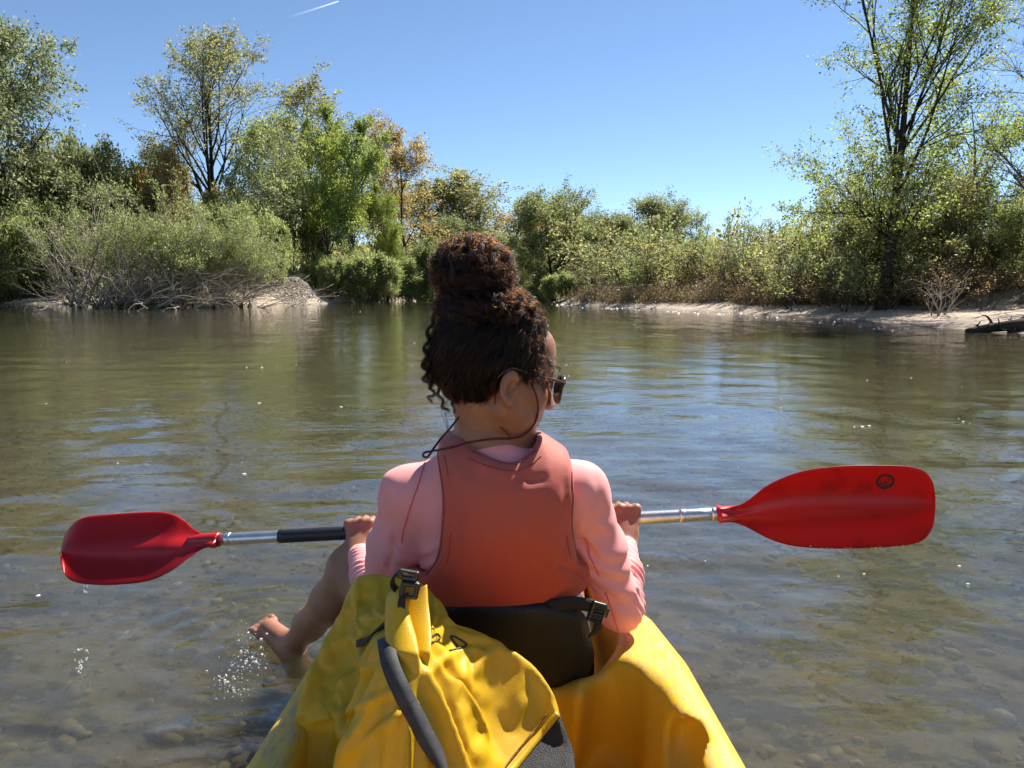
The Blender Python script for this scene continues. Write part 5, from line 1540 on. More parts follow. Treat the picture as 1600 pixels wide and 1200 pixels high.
def skin_mat():
    m, nt, n, l = new_mat('skin')
    b = n['Principled BSDF']; b.inputs['Roughness'].default_value = 0.46; b.inputs['Specular IOR Level'].default_value = 0.4
    b.inputs['Subsurface Weight'].default_value = 0.35; b.inputs['Subsurface Radius'].default_value = (0.012, 0.005, 0.003); b.inputs['Subsurface Scale'].default_value = 0.7
    t = noise_node(n, l, 26, 5, 0.6); r = ramp_node(n, l, t.outputs['Fac'], [(0.3, (0.29, 0.130, 0.076)), (0.7, (0.36, 0.172, 0.102))])
    l.new(r.outputs[0], b.inputs['Base Color'])
    t2 = noise_node(n, l, 330, 3, 0.6); bp = n.new('ShaderNodeBump'); bp.inputs['Strength'].default_value = 0.2; bp.inputs['Distance'].default_value = 0.002
    l.new(t2.outputs['Fac'], bp.inputs['Height']); l.new(bp.outputs['Normal'], b.inputs['Normal'])
    return m

person = thing('person', 'person in pink long-sleeved top and salmon life vest paddling, curly hair in a high bun', 'person', (TX, 1.5, 0.1))
part('body', body_mesh(), skin_mat(), person)

# ------------------------------------------------------------------ shirt
def shirt_mesh():
    v = Vol((-0.44, 1.30, 0.14), (0.34, 1.84, 0.76), 0.0037)
    v.add(f_torso(0.0, 0.16, 0.690), (-0.3, 1.3, 0.14), (0.25, 1.75, 0.76))
    nb = np.array(W(757, 704, 1.465))
    for S, E, Wr in ((SHO_R, ELB_R, WRI_R), (SHO_L, ELB_L, WRI_L)):
        v.cone(nb + np.array([0, 0, -0.055]), np.array(S) + [0, 0, 0.0], 0.060, 0.049, 0.05)
        S, E, Wr = np.array(S), np.array(E), np.array(Wr)
        v.chain([S, S * 0.5 + E * 0.5, E], [0.052, 0.047, 0.041], 0.03)
        v.chain([E, E * 0.5 + Wr * 0.5, Wr], [0.043, 0.040, 0.030], 0.022)
        v.cone(Wr, Wr + unit(Wr - E) * 0.01, 0.029, 0.029, 0.0)
        d = unit(Wr - E); c = Wr + d * 0.002
        v.cut(lambda X, Y, Z, d=d, c=c: np.maximum(-( (X - c[0]) * d[0] + (Y - c[1]) * d[1] + (Z - c[2]) * d[2]), np.sqrt((X - c[0]) ** 2 + (Y - c[1]) ** 2 + (Z - c[2]) ** 2) - 0.05), c - 0.06, c + 0.06, 0.003)
    # standing collar round the neck, a flap turned down at the back
    v.chain([nb + np.array([0.002, 0.0, -0.04]), nb + np.array([0.006, 0.0, 0.012])], [0.076, 0.064], 0.03)
    v.cut(lambda X, Y, Z: nb[2] + 0.028 + 0.10 * (Y - 1.46) + 0.10 * (X - nb[0]) - Z, (-0.3, 1.3, 0.6), (0.25, 1.7, 0.8), 0.004)
    V, Q = v.surface(1)
    N = vnormals(V, Q)
    def along(A, B):
        A = np.array(A); B = np.array(B); d = B - A; L = np.linalg.norm(d)
        t = ((V - A) @ d) / (L * L); rr = V - A - t[:, None] * d
        return t, np.linalg.norm(rr, axis=1), rr
    D = np.zeros(len(V))
    for S, E, Wr, seed in ((SHO_R, ELB_R, WRI_R, 1), (SHO_L, ELB_L, WRI_L, 2)):
        t, r, rr = along(E, Wr); m = (t > -0.2) & (t < 1.0) & (r < 0.06)
        ang = rr @ np.array([0.8, 0.2, 0.6])
        D += m * 0.0030 * np.sin((t * 0.235 + ang * 0.9) * 2 * np.pi / 0.0215 + 1.6 * vnoise(V[:, 0] * 40, V[:, 2] * 40, seed)) * np.clip(np.minimum((t + 0.2) * 4, (1.05 - t) * 3), 0, 1) * (0.4 + 0.9 * vnoise(V[:, 0] * 25, V[:, 2] * 25 + V[:, 1] * 25, seed + 5))
        t, r, rr = along(S, E); m = (t > 0.0) & (t < 1.1) & (r < 0.075)
        ang = rr @ np.array([0.7, -0.5, 0.3])
        D += m * 0.0026 * np.sin((t * 0.26 - ang * 1.6) * 2 * np.pi / 0.055 + 2.5 * vnoise(V[:, 0] * 18, V[:, 2] * 18, seed + 9)) * np.clip(t * 2, 0, 1) * np.clip((1.1 - t) * 3, 0, 1)
    D += 0.0035 * (vnoise(V[:, 0] * 22 + V[:, 2] * 12, V[:, 2] * 30 + V[:, 1] * 10, 12) - 0.5)
    V = V + N * D[:, None]
    # folds gathering at the armpits
    for pts, w, a in (([(612, 828), (622, 850), (640, 868), (690, 872)], 6, -0.006), ([(640, 890), (665, 885), (700, 868)], 6, 0.005), ([(640, 872), (668, 862), (704, 840)], 7, 0.004),
                      ([(618, 835), (612, 870), (604, 900)], 6, -0.006), ([(905, 830), (912, 810), (928, 790)], 6, 0.004), ([(900, 838), (915, 850), (935, 880)], 6, -0.004),
                      ([(930, 730), (938, 780), (930, 830)], 9, -0.003), ([(600, 760), (606, 800), (612, 830)], 10, -0.0025)):
        V = ridge(V, vnormals(V, Q), pts, w, a)
    return V, Q

def cloth_mat(name, col, col2, rough=0.75, weave=700, bump=0.25, grid=0.0, sub=0.0, sheen=0.15):
    m, nt, n, l = new_mat(name)
    b = n['Principled BSDF']; b.inputs['Roughness'].default_value = rough; b.inputs['Specular IOR Level'].default_value = 0.3
    b.inputs['Sheen Weight'].default_value = sheen
    geo = n.new('ShaderNodeNewGeometry')
    t = noise_node(n, l, 7, 4, 0.6, geo.outputs['Position']); r = ramp_node(n, l, t.outputs['Fac'], [(0.3, col2), (0.7, col)])
    l.new(r.outputs[0], b.inputs['Base Color'])
    w = noise_node(n, l, weave, 2, 0.5, geo.outputs['Position'])
    h = w.outputs['Fac']
    if grid:
        sep = n.new('ShaderNodeSeparateXYZ'); l.new(geo.outputs['Position'], sep.inputs[0])
        o = []
        for ax in ('X', 'Z'):
            q = n.new('ShaderNodeMath'); q.operation = 'MULTIPLY'; q.inputs[1].default_value = grid; l.new(sep.outputs[ax], q.inputs[0])
            f = n.new('ShaderNodeMath'); f.operation = 'FRACT'; l.new(q.outputs[0], f.inputs[0])
            g = n.new('ShaderNodeMath'); g.operation = 'GREATER_THAN'; g.inputs[1].default_value = 0.78; l.new(f.outputs[0], g.inputs[0]); o.append(g.outputs[0])
        mxm = n.new('ShaderNodeMath'); mxm.operation = 'MAXIMUM'; l.new(o[0], mxm.inputs[0]); l.new(o[1], mxm.inputs[1])
        ad = n.new('ShaderNodeMath'); ad.operation = 'MULTIPLY_ADD'; ad.inputs[1].default_value = 0.8; l.new(mxm.outputs[0], ad.inputs[0]); l.new(h, ad.inputs[2]); h = ad.outputs[0]
    bp = n.new('ShaderNodeBump'); bp.inputs['Strength'].default_value = bump; bp.inputs['Distance'].default_value = 0.0015
    l.new(h, bp.inputs['Height']); l.new(bp.outputs['Normal'], b.inputs['Normal'])
    if sub:
        tl = n.new('ShaderNodeBsdfTranslucent'); l.new(r.outputs[0], tl.inputs['Color'])
        ms = n.new('ShaderNodeMixShader'); ms.inputs[0].default_value = sub
        l.new(b.outputs[0], ms.inputs[1]); l.new(tl.outputs[0], ms.inputs[2]); l.new(ms.outputs[0], n['Material Output'].inputs['Surface'])
    return m
M_PINK = cloth_mat('pink_jersey', (0.97, 0.385, 0.365), (0.93, 0.34, 0.32), 0.7, 900, 0.2)
SV, SQ = shirt_mesh()
shirt = part('long_sleeved_top', raw_mesh('long_sleeved_top', SV, SQ), M_PINK, person)
SN = vnormals(SV, SQ)
def on_surf(V, N, px, py, lift, rad=7):
    x, y = project(V); d = np.hypot(x - px, y - py); c = np.where((d < rad) & (N[:, 1] < 0.25))[0]
    if len(c) == 0: c = np.argsort(d)[:3]
    c = c[np.argsort(V[c, 1])][:max(4, len(c) // 2)]
    c = c[np.argsort(d[c])][:4]
    return V[c].mean(0) + unit(N[c].mean(0)) * lift
def seam(name, V, N, pts, rad, lift, mat, parent, n=40, sides=6):
    q = spline([(x, y, 0) for x, y in pts], n)[:, :2]
    P = np.array([on_surf(V, N, x, y, lift) for x, y in q])
    for _ in range(3): P[1:-1] = 0.25 * P[:-2] + 0.5 * P[1:-1] + 0.25 * P[2:]
    s = Soup(); tubes(s, P[None], np.full((1, n), rad), sides)
    return part(name, s.mesh(name), mat, parent)
M_SEAM = simple('bright_pink_thread', (0.85, 0.16, 0.17), 0.7, 0.1, 300)
seam('seam', SV, SN, [(664, 722), (653, 757), (640, 795), (630, 832), (625, 848)], 0.0016, 0.0004, M_SEAM, shirt)
seam('seam', SV, SN, [(912, 842), (930, 885), (948, 930), (966, 984)], 0.0016, 0.0004, M_SEAM, shirt)

# ------------------------------------------------------------------ life vest
def poly_sdf(P, X, Z):
    d = np.full(np.broadcast(X, Z).shape, 1e9, np.float32); ins = np.zeros(d.shape, bool)
    for i in range(len(P)):
        a, b = P[i], P[(i + 1) % len(P)]; e = b - a
        t = np.clip(((X - a[0]) * e[0] + (Z - a[1]) * e[1]) / (e @ e + 1e-12), 0, 1)
        d = np.minimum(d, np.hypot(X - a[0] - t * e[0], Z - a[1] - t * e[1]))
        c = (a[1] > Z) != (b[1] > Z)
        xx = a[0] + (Z - a[1]) * e[0] / (e[1] if abs(e[1]) > 1e-9 else 1e-9)
        ins ^= c & (X < xx)
    return np.where(ins, -d, d)
VEST = [(676, 690), (681, 722), (689, 765), (691, 815), (686, 858), (673, 893), (655, 908), (600, 914), (600, 958), (660, 962), (720, 968), (800, 966), (880, 955), (960, 936), (960, 900), (914, 893), (901, 862), (895, 820), (898, 780), (896, 738), (886, 712), (866, 697), (844, 690), (838, 700), (822, 716), (800, 724), (770, 717), (735, 702), (714, 688)]
def vest_mesh():
    P = spline([(x, y, 0) for x, y in VEST + VEST[:1]], 150)[:-1, :2]
    P = np.array([[W(x, y, 1.375).x, W(x, y, 1.375).z] for x, y in P])
    v = Vol((-0.27, 1.28, 0.28), (0.22, 1.66, 0.74), 0.0037)
    core = Vol((-0.27, 1.28, 0.28), (0.22, 1.66, 0.74), 0.0037)
    core.add(f_torso(0.0, 0.16, 0.70))
    nb = np.array(W(757, 704, 1.465))
    for S in (SHO_R, SHO_L):
        core.cone(nb + np.array([0, 0, -0.055]), np.array(S) + [0, 0, 0.0], 0.060, 0.049, 0.05)
    def outline(X, Y, Z):
        d = poly_sdf(P, X, Z)
        return d + 0 * Y
    sl, X, Y, Z = v.block(v.lo, v.lo + v.n * v.h)
    F0 = core.F[sl]
    ol = poly_sdf(P, X[:, 0, :] + 0 * Z[0], Z[0] + 0 * X[:, 0, :])[:, None, :]
    thick = 0.024 + 0.012 * np.clip(-ol / 0.05, 0, 1) ** 0.7      # quilted foam, thinner at the bound edge
    shell = np.maximum(F0 - thick, 0.004 - F0)
    k = 0.010
    hh = np.maximum(k - np.abs(shell - ol), 0) / k
    v.F[sl] = np.maximum(shell, ol) + hh * hh * k * 0.25
    V, Q = v.surface(1)
    N = vnormals(V, Q)
    V = V + N * (0.0030 * (vnoise(V[:, 0] * 16, V[:, 2] * 16, 31) - 0.5) + 0.0018 * (vnoise(V[:, 0] * 40 + 3, V[:, 2] * 34, 32) - 0.5))[:, None]
    for pts, w, a in (([(735, 715), (770, 735), (800, 742)], 12, 0.004), ([(812, 735), (830, 750), (862, 745)], 10, -0.004), ([(690, 925), (770, 942), (880, 922)], 14, 0.004),
                      ([(868, 880), (886, 886), (906, 896)], 6, -0.004), ([(706, 740), (716, 800), (712, 860)], 7, -0.003), ([(884, 740), (884, 800), (886, 860)], 7, -0.003)):
        V = ridge(V, vnormals(V, Q), pts, w, a)
    return V, Q
def vest_mat():
    m = cloth_mat('faded_salmon_ripstop', (0.53, 0.056, 0.018), (0.47, 0.047, 0.015), 0.62, 900, 0.35, grid=260.0, sheen=0.25)
    # upper half sun-faded to paler pink; redder lower half paints in hull bounce light
    n, l = m.node_tree.nodes, m.node_tree.links
    b = n['Principled BSDF']; src = b.inputs['Base Color'].links[0].from_socket
    geo = n.new('ShaderNodeNewGeometry'); sep = n.new('ShaderNodeSeparateXYZ'); l.new(geo.outputs['Position'], sep.inputs[0])
    nz = noise_node(n, l, 9, 4, 0.6, geo.outputs['Position'])
    ad = n.new('ShaderNodeMath'); ad.operation = 'MULTIPLY_ADD'; ad.inputs[1].default_value = 0.10; l.new(nz.outputs['Fac'], ad.inputs[0]); l.new(sep.outputs['Z'], ad.inputs[2])
    mr = n.new('ShaderNodeMapRange'); mr.interpolation_type = 'SMOOTHSTEP'; mr.inputs[1].default_value = 0.42; mr.inputs[2].default_value = 0.80; mr.inputs[4].default_value = 0.8; l.new(ad.outputs[0], mr.inputs[0])
    mx = n.new('ShaderNodeMix'); mx.data_type = 'RGBA'; l.new(mr.outputs[0], mx.inputs[0]); l.new(src, mx.inputs[6]); mx.inputs[7].default_value = (0.53, 0.135, 0.098, 1)
    l.new(mx.outputs[2], b.inputs['Base Color'])
    return m
VV, VQ = vest_mesh()
vest = part('life_vest', raw_mesh('life_vest', VV, VQ), vest_mat(), person)
VN = vnormals(VV, VQ)
M_PIPE = simple('maroon_binding', (0.33, 0.065, 0.060), 0.7, 0.2, 100)
seam('binding', VV, VN, [(681, 705), (687, 740), (693, 790), (691, 840), (683, 875), (666, 899)], 0.0024, 0.0, M_PIPE, vest)
seam('binding', VV, VN, [(893, 735), (896, 780), (894, 820), (899, 858), (908, 884)], 0.0022, 0.0, M_PIPE, vest)
seam('binding', VV, VN, [(738, 706), (770, 719), (800, 725), (822, 717), (838, 704)], 0.0020, 0.0, M_PIPE, vest)
M_STITCH = simple('dark_red_thread', (0.42, 0.055, 0.030), 0.8, 0.2, 200)
seam('stitching', VV, VN, [(695, 712), (701, 745), (706, 795), (704, 845), (696, 882), (678, 905), (656, 918)], 0.0009, 0.0004, M_STITCH, vest)
seam('stitching', VV, VN, [(884, 740), (886, 780), (884, 820), (889, 862), (898, 890), (912, 905)], 0.0009, 0.0004, M_STITCH, vest)
seam('stitching', VV, VN, [(730, 716), (768, 730), (800, 736), (826, 729), (846, 712)], 0.0009, 0.0004, M_STITCH, vest)
# waist belt with its buckle at the right side
def belt():
    P = spline([W(700, 950, 1.405), W(760, 955, 1.392), (W(820, 953, 1.384)), W(866, 946, 1.372), W(893, 942, 1.368), W(921, 946, 1.368), W(938, 951, 1.376)], 40)
    b = part('belt', ribbon_mesh('belt', P, np.tile([0, -0.1, 1.0], (len(P), 1)), 0.026, 0.003), M_WEB, vest)
    c = P[-2] + np.array([-0.004, -0.008, -0.004]); M = np.array([[0.93, -0.1, 0.30], [0.25, 0.95, 0.05], [-0.30, 0, 0.95]])
    v = Vol(c - 0.04, c + 0.04, 0.0016)
    v.add(f_box(c, (0.015, 0.006, 0.020), M, 0.004))
    for dz in (-0.011, 0.003):
        v.cut(f_box(c + M @ np.array([0.001, -0.006, dz]), (0.010, 0.004, 0.0035), M, 0.001))
    v.add(f_box(c + M @ np.array([0.016, 0, 0.003]), (0.006, 0.005, 0.010), M, 0.003), k=0.002)
    V, Q = v.surface(0)
    part('buckle', raw_mesh('buckle', V, Q), M_PLASTIC, vest)
    # loose strap end
    e = c + np.array([0.004, 0, -0.018])
    part('strap_end', ribbon_mesh('strap_end', spline([e, e + [-0.006, -0.002, -0.016], e + [-0.012, 0.004, -0.030]], 10), np.tile([1.0, 0.2, 0.3], (10, 1)), 0.016, 0.0025), M_WEB, vest)
belt()

# shorts
def shorts():
    v = Vol((-0.36, 1.34, 0.08), (0.22, 1.90, 0.36), 0.005)
    v.add(f_torso(0.008, 0.10, 0.30), (-0.3, 1.3, 0.08), (0.25, 1.75, 0.36))
    knee = np.array(W(552, 890, 1.80)); hipL = np.array([-0.125, 1.54, 0.20])
    v.cone(hipL, hipL * 0.45 + knee * 0.55, 0.100, 0.088, 0.04)
    v.cone((0.075, 1.56, 0.20), (0.10, 1.75, 0.22), 0.100, 0.085, 0.04)
    V, Q = v.surface(1)
    part('shorts', raw_mesh('shorts', V, Q), simple('dark_blue_cloth', (0.03, 0.032, 0.05), 0.8, 0.2, 40, 0.3, 400), person)
shorts()

# ------------------------------------------------------------------ hair
def hair_mat(name, melanin, red, rough=0.32):
    m, nt, n, l = new_mat(name)
    n.remove(n['Principled BSDF'])
    h = n.new('ShaderNodeBsdfHairPrincipled'); h.parametrization = 'MELANIN'
    h.inputs['Melanin'].default_value = melanin; h.inputs['Melanin Redness'].default_value = red
    h.inputs['IOR'].default_value = 1.42; h.inputs['Roughness'].default_value = rough; h.inputs['Radial Roughness'].default_value = 0.4
    if 'Random Color' in h.inputs: h.inputs['Random Color'].default_value = 0.35
    hi = n.new('ShaderNodeHairInfo'); l.new(hi.outputs['Random'], h.inputs['Random'])
    l.new(h.outputs[0], n['Material Output'].inputs['Surface'])
    return m
def strands(name, paths, radius, mat, parent):
    """paths (N,n,3) world"""
    paths = np.asarray(paths, np.float32); N, n, _ = paths.shape
    hc = bpy.data.hair_curves.new(name)
    hc.add_curves([n] * N)
    pos = paths.reshape(-1, 3) - np.array(root_loc(parent), np.float32)
    hc.attributes['position'].data.foreach_set('vector', np.ascontiguousarray(pos, np.float32).ravel())
    ra = hc.attributes.get('radius') or hc.attributes.new('radius', 'FLOAT', 'POINT')
    prof = (1 - 0.6 * np.linspace(0, 1, n) ** 2)[None] * (np.asarray(radius) if hasattr(radius, '__len__') else np.full(N, radius))[:, None]
    ra.data.foreach_set('value', prof.astype(np.float32).ravel())
    hc.materials.append(mat)
    o = bpy.data.objects.new(name, hc); COL.objects.link(o); o.parent = parent
    return o
M_HAIR = hair_mat('shaded_hair', 1.0, 0.5)  # head hair, its colour darkened to the tone it has in shade
M_HAIR_L = hair_mat('sunlit_hair', 0.87, 0.85)  # same hair, colour lightened and reddened as if sunlit, for bun and fly-aways
M_UNDER = simple('hair_mass', (0.012, 0.007, 0.005), 0.7, 0.3, 60, 0.4, 200)
def hairline(y):
    return np.interp(y, [-0.13, -0.09, -0.05, -0.025, -0.005, 0.012, 0.022, 0.035, 0.06, 0.08, 0.10], [-0.112, -0.104, -0.082, -0.040, 0.012, 0.000, -0.020, 0.002, 0.034, 0.050, 0.056])
HC, HRAD = np.array([0, -0.012, 0.022]), np.array([0.078, 0.101, 0.094])
BUN_C, BUN_R = np.array(W(741, 428, 1.435)), np.array([0.062, 0.058, 0.058])
BASE_C, BASE_R = np.array(W(757, 482, 1.44)), np.array([0.080, 0.074, 0.042])
def hair_cap():
    v = Vol(HO - 0.2, HO + np.array([0.2, 0.2, 0.32]), 0.005)
    v.ell(HO + HM @ (HC * HS), HRAD * HS * 0.995, HM)
    def below(X, Y, Z):
        x, y, z = X - HO[0], Y - HO[1], Z - HO[2]
        ly = (x * HM[0, 1] + y * HM[1, 1] + z * HM[2, 1]) / HS; lz = (x * HM[0, 2] + y * HM[1, 2] + z * HM[2, 2]) / HS
        return (lz - hairline(ly)) * 0.7
    v.cut(below, None, None, 0.008)
    v.ell(BASE_C, BASE_R * 0.86, None, 0.03)
    v.ell(BUN_C, BUN_R * 0.80, None, 0.03)
    V, Q = v.surface(1)
    N = vnormals(V, Q); V = V + N * (0.006 * (vnoise(V[:, 0] * 60 + V[:, 1] * 40, V[:, 2] * 60, 3) - 0.5))[:, None]
    return raw_mesh('hair_mass', V, Q)
hair = part('hair', hair_cap(), M_UNDER, person)

def helix(P, amp, turns, phase):
    """adds a curl of the given amplitude round each polyline. P (N,n,3), amp (N,n), turns (N), phase (N)"""
    T = unit(np.gradient(P, axis=1))
    ref = unit(np.array([0.31, 0.55, 0.78]))
    u = unit(np.cross(T, ref)); w = np.cross(T, u)
    t = np.linspace(0, 1, P.shape[1])[None]
    a = 2 * np.pi * turns[:, None] * t + phase[:, None]
    return P + amp[..., None] * (np.cos(a)[..., None] * u + np.sin(a)[..., None] * w)

def make_hair():
    rs = np.random.RandomState(5)
    # swept up from the hair line to the base of the bun, in wavy locks
    n = 32
    d = unit(rs.normal(0, 1, (60000, 3))); p = HC + d * HRAD
    ok = (p[:, 2] > hairline(p[:, 1])) & (p[:, 2] < 0.112)
    d = d[ok][:11000]; N = len(d)
    Tl = hloc(BASE_C) - HC; Td = unit(Tl)
    lock = unit(np.round(d * 6.5 + 0.25 * rs.normal(0, 1, d.shape)) + 1e-3)
    lk = (lock @ np.array([127.1, 311.7, 74.7])); ph = (lk * 3.7) % 6.28
    t = np.linspace(0, 1, n)[None, :, None]
    ang = np.arccos(np.clip(d @ Td, -1, 1))[:, None, None]; ang = np.maximum(ang, 0.05)
    tgt = unit(Td[None] + rs.normal(0, 0.16, (N, 3)))
    D = unit((np.sin((1 - t) * ang) * d[:, None] + np.sin(t * ang) * tgt[:, None]) / np.sin(ang))
    back = np.clip(-d[:, 1], 0, 1)
    lift = 1.0 + (0.035 + 0.055 * back[:, None] + 0.05 * rs.uniform(0, 1, (N, 1))) * np.sin(np.pi * np.clip(t[..., 0] * 1.02, 0, 1)) ** 0.8 + 0.015 + rs.uniform(-0.02, 0.03, (N, 1))
    P = HC + D * HRAD * lift[..., None]
    P = HO + (P * HS) @ HM.T
    P = helix(P, (0.0030 + 0.0075 * ((lk * 0.91) % 1)[:, None] ** 1.5) * np.sin(np.pi * np.linspace(0.08, 0.97, n))[None], 2.0 + 4 * ((lk * 0.37) % 1), ph + rs.normal(0, 0.35, N))
    P = P + (((lk * 0.53) % 1) * 0.010)[:, None, None] * unit(P - HO) * np.sin(np.pi * np.linspace(0.0, 1, n))[None, :, None]
    strands('hair_strands', P, 0.00036 * rs.uniform(0.6, 1.2, N), M_HAIR, hair)
    # curlier locks lying over these, root to bun
    sel = rs.choice(N, 240, replace=False); d2 = d[sel]; per = 15
    a2 = np.maximum(np.arccos(np.clip(d2 @ Td, -1, 1)), 0.05)[:, None, None]; t2 = np.linspace(0, 1, 46)[None, :, None]
    tg = unit(Td[None] + rs.normal(0, 0.22, (240, 3)))[:, None]
    D2 = unit((np.sin((1 - t2) * a2) * d2[:, None] + np.sin(t2 * a2) * tg) / np.sin(a2))
    bk = np.clip(-d2[:, 1], 0, 1)[:, None]
    l2 = 1.035 + (0.05 + 0.06 * bk) * np.sin(np.pi * t2[..., 0]) + rs.uniform(0, 0.045, (240, 1))
    P2 = HO + ((HC + D2 * HRAD * l2[..., None]) * HS) @ HM.T
    P2 = np.repeat(P2, per, 0); M2 = len(P2)
    am = np.repeat(rs.uniform(0.0025, 0.0062, 240), per); tu = np.repeat(rs.uniform(3, 7, 240), per); p2 = np.repeat(rs.uniform(0, 6.28, 240), per)
    P2 = helix(P2, am[:, None] * np.sin(np.pi * np.linspace(0.12, 1, 46))[None] ** 0.5, tu, p2 + rs.normal(0, 0.4, M2)) + rs.normal(0, 0.0017, (M2, 1, 3))
    strands('hair_strands', P2, 0.00032 * rs.uniform(0.6, 1.2, M2), M_HAIR, hair)
    # soft short hair along the nape and behind the ear
    NW = 900; yy = rs.uniform(-0.108, -0.02, NW); xx = np.sqrt(np.maximum(0, 1 - ((yy + 0.012) / HRAD[1]) ** 2)) * HRAD[0] * rs.choice([-1, 1], NW) * rs.uniform(0.25, 1, NW)
    zz = hairline(yy) + rs.uniform(-0.004, 0.016, NW)
    q = np.stack([xx, yy, zz], -1) - HC; q = q / np.sqrt(((q / HRAD) ** 2).sum(1))[:, None]
    st = HO + ((HC + q * 0.99) * HS) @ HM.T
    dn = unit((q / HRAD ** 2) * 0.004 + np.array([0, 0.15, -1.0]) + rs.normal(0, 0.35, (NW, 3))) @ HM.T
    strands('hair_strands', polylines_h(rs, st, unit(dn), rs.uniform(0.006, 0.024, NW), 10, 0.16), 0.00018 * rs.uniform(0.6, 1.3, NW), M_HAIR, hair)
    # bun: curled locks wound over each other
    def locks(nl, per, C, Rr, r0, r1, arc, amp, turns, npts, axis_bias, off):
        out = []
        ax = unit(rs.normal(0, 1, (nl, 3)) * np.array([1, 1, 1]) + np.array([0, 0, axis_bias]) * rs.choice([-1, 1], (nl, 1)))
        st = unit(np.cross(ax, rs.normal(0, 1, (nl, 3)))); st = unit(st + ax * rs.uniform(-0.9, 0.9, (nl, 1)))
        A = rs.uniform(arc[0], arc[1], nl)
        tt = np.linspace(0, 1, npts)
        th = A[:, None] * tt[None]
        c, s = np.cos(th)[..., None], np.sin(th)[..., None]
        k = ax[:, None]; v = st[:, None]
        D = v * c + np.cross(k, v) * s + k * (k * v).sum(-1, keepdims=True) * (1 - c)
        rr = rs.uniform(r0, r1, (nl, 1)) + 0.06 * np.sin(np.pi * tt)[None]
        P = C + D * Rr * rr[..., None]
        P = np.repeat(P, per, 0); M = len(P)
        am = np.repeat(rs.uniform(amp[0], amp[1], nl), per); tu = np.repeat(rs.uniform(turns[0], turns[1], nl), per); ph = np.repeat(rs.uniform(0, 6.28, nl), per)
        P = helix(P, am[:, None] * (0.7 + 0.6 * rs.uniform(0, 1, (M, 1))) * (0.35 + 0.65 * tt[None]), tu, ph + rs.normal(0, 0.35, M))
        return P + rs.normal(0, off, (M, 1, 3)) + np.cumsum(rs.normal(0, 0.00035, P.shape), 1)
    b = locks(300, 26, BUN_C, BUN_R, 0.74, 1.14, (1.2, 3.4), (0.004, 0.011), (2, 5), 44, 0.5, 0.0028)
    strands('bun_strands', b, 0.00034 * rs.uniform(0.6, 1.2, len(b)), M_HAIR_L, hair)
    b = locks(190, 22, BASE_C, BASE_R, 0.88, 1.12, (0.8, 2.4), (0.004, 0.009), (2, 5), 36, 1.2, 0.0026)
    strands('bun_strands', b, 0.00034 * rs.uniform(0.6, 1.2, len(b)), M_HAIR_L, hair)
    b = locks(90, 20, np.array(W(800, 500, 1.45)), np.array([0.050, 0.050, 0.040]), 0.85, 1.15, (0.6, 1.8), (0.004, 0.008), (1.5, 4), 32, 0.5, 0.0026)
    strands('bun_strands', b, 0.00030 * rs.uniform(0.6, 1.2, len(b)), M_HAIR, hair)
    # a wisp of curls puffing out at the left of the bun
    b = locks(36, 14, np.array(W(698, 418, 1.43)), np.array([0.034, 0.030, 0.030]), 0.6, 1.05, (1.2, 3.0), (0.004, 0.009), (2, 5), 34, 0.0, 0.003)
    strands('bun_strands', b, 0.00022 * rs.uniform(0.6, 1.2, len(b)), M_HAIR_L, hair)
    # fly-aways
    N = 2600; n = 14
    d = unit(rs.normal(0, 1, (N, 3))); which = rs.uniform(0, 1, N) < 0.45
    hd = unit(rs.normal(0, 1, (N, 3))); hp_ = HC + hd * HRAD; bad = hp_[:, 2] < hairline(hp_[:, 1])
    which |= bad
    s0 = np.where(which[:, None], BUN_C + d * BUN_R * 1.0, HO + (hp_ * HS) @ HM.T)
    dd = np.where(which[:, None], d, hd @ HM.T)
    P = polylines_h(rs, s0, unit(dd * 0.8 + rs.normal(0, 0.8, (N, 3))), rs.uniform(0.010, 0.040, N), n, 0.38)
    strands('flyaway_strands', P, 0.00016 * rs.uniform(0.6, 1.3, N), M_HAIR_L, hair)
    # curls that hang at the left and at the nape, sideburn wisps before the ear
    def ringlet(pts, Y, amp, turns, per, rad=0.00034):
        C = spline([tuple(W(x, y, Y)) for x, y in pts], 60)
        P = np.repeat(C[None], per, 0)
        P = helix(P, np.full((per, 60), amp) * (0.35 + 0.65 * np.linspace(0, 1, 60)[None]), np.full(per, turns, float), rs.normal(0, 0.35, per)) + rs.normal(0, 0.0016, (per, 1, 3))
        strands('curl', P, rad, M_HAIR, hair)
    ringlet([(686, 480), (672, 512), (666, 545), (664, 578), (668, 604)], 1.40, 0.0062, 5, 46)
    ringlet([(690, 500), (676, 530), (671, 565), (674, 600)], 1.41, 0.0050, 4, 40)
    ringlet([(684, 520), (667, 560), (671, 592), (676, 612), (670, 628)], 1.40, 0.0056, 5, 34)
    ringlet([(696, 560), (684, 590), (688, 622), (699, 645)], 1.42, 0.0045, 4, 34)
    ringlet([(715, 610), (708, 632), (716, 652)], 1.43, 0.003, 3, 22)
    ringlet([(706, 615), (694, 640), (702, 668), (712, 690)], 1.41, 0.004, 2, 5, 0.00018)
    ringlet([(700, 620), (690, 648), (704, 678), (708, 700)], 1.41, 0.003, 2, 4, 0.00018)
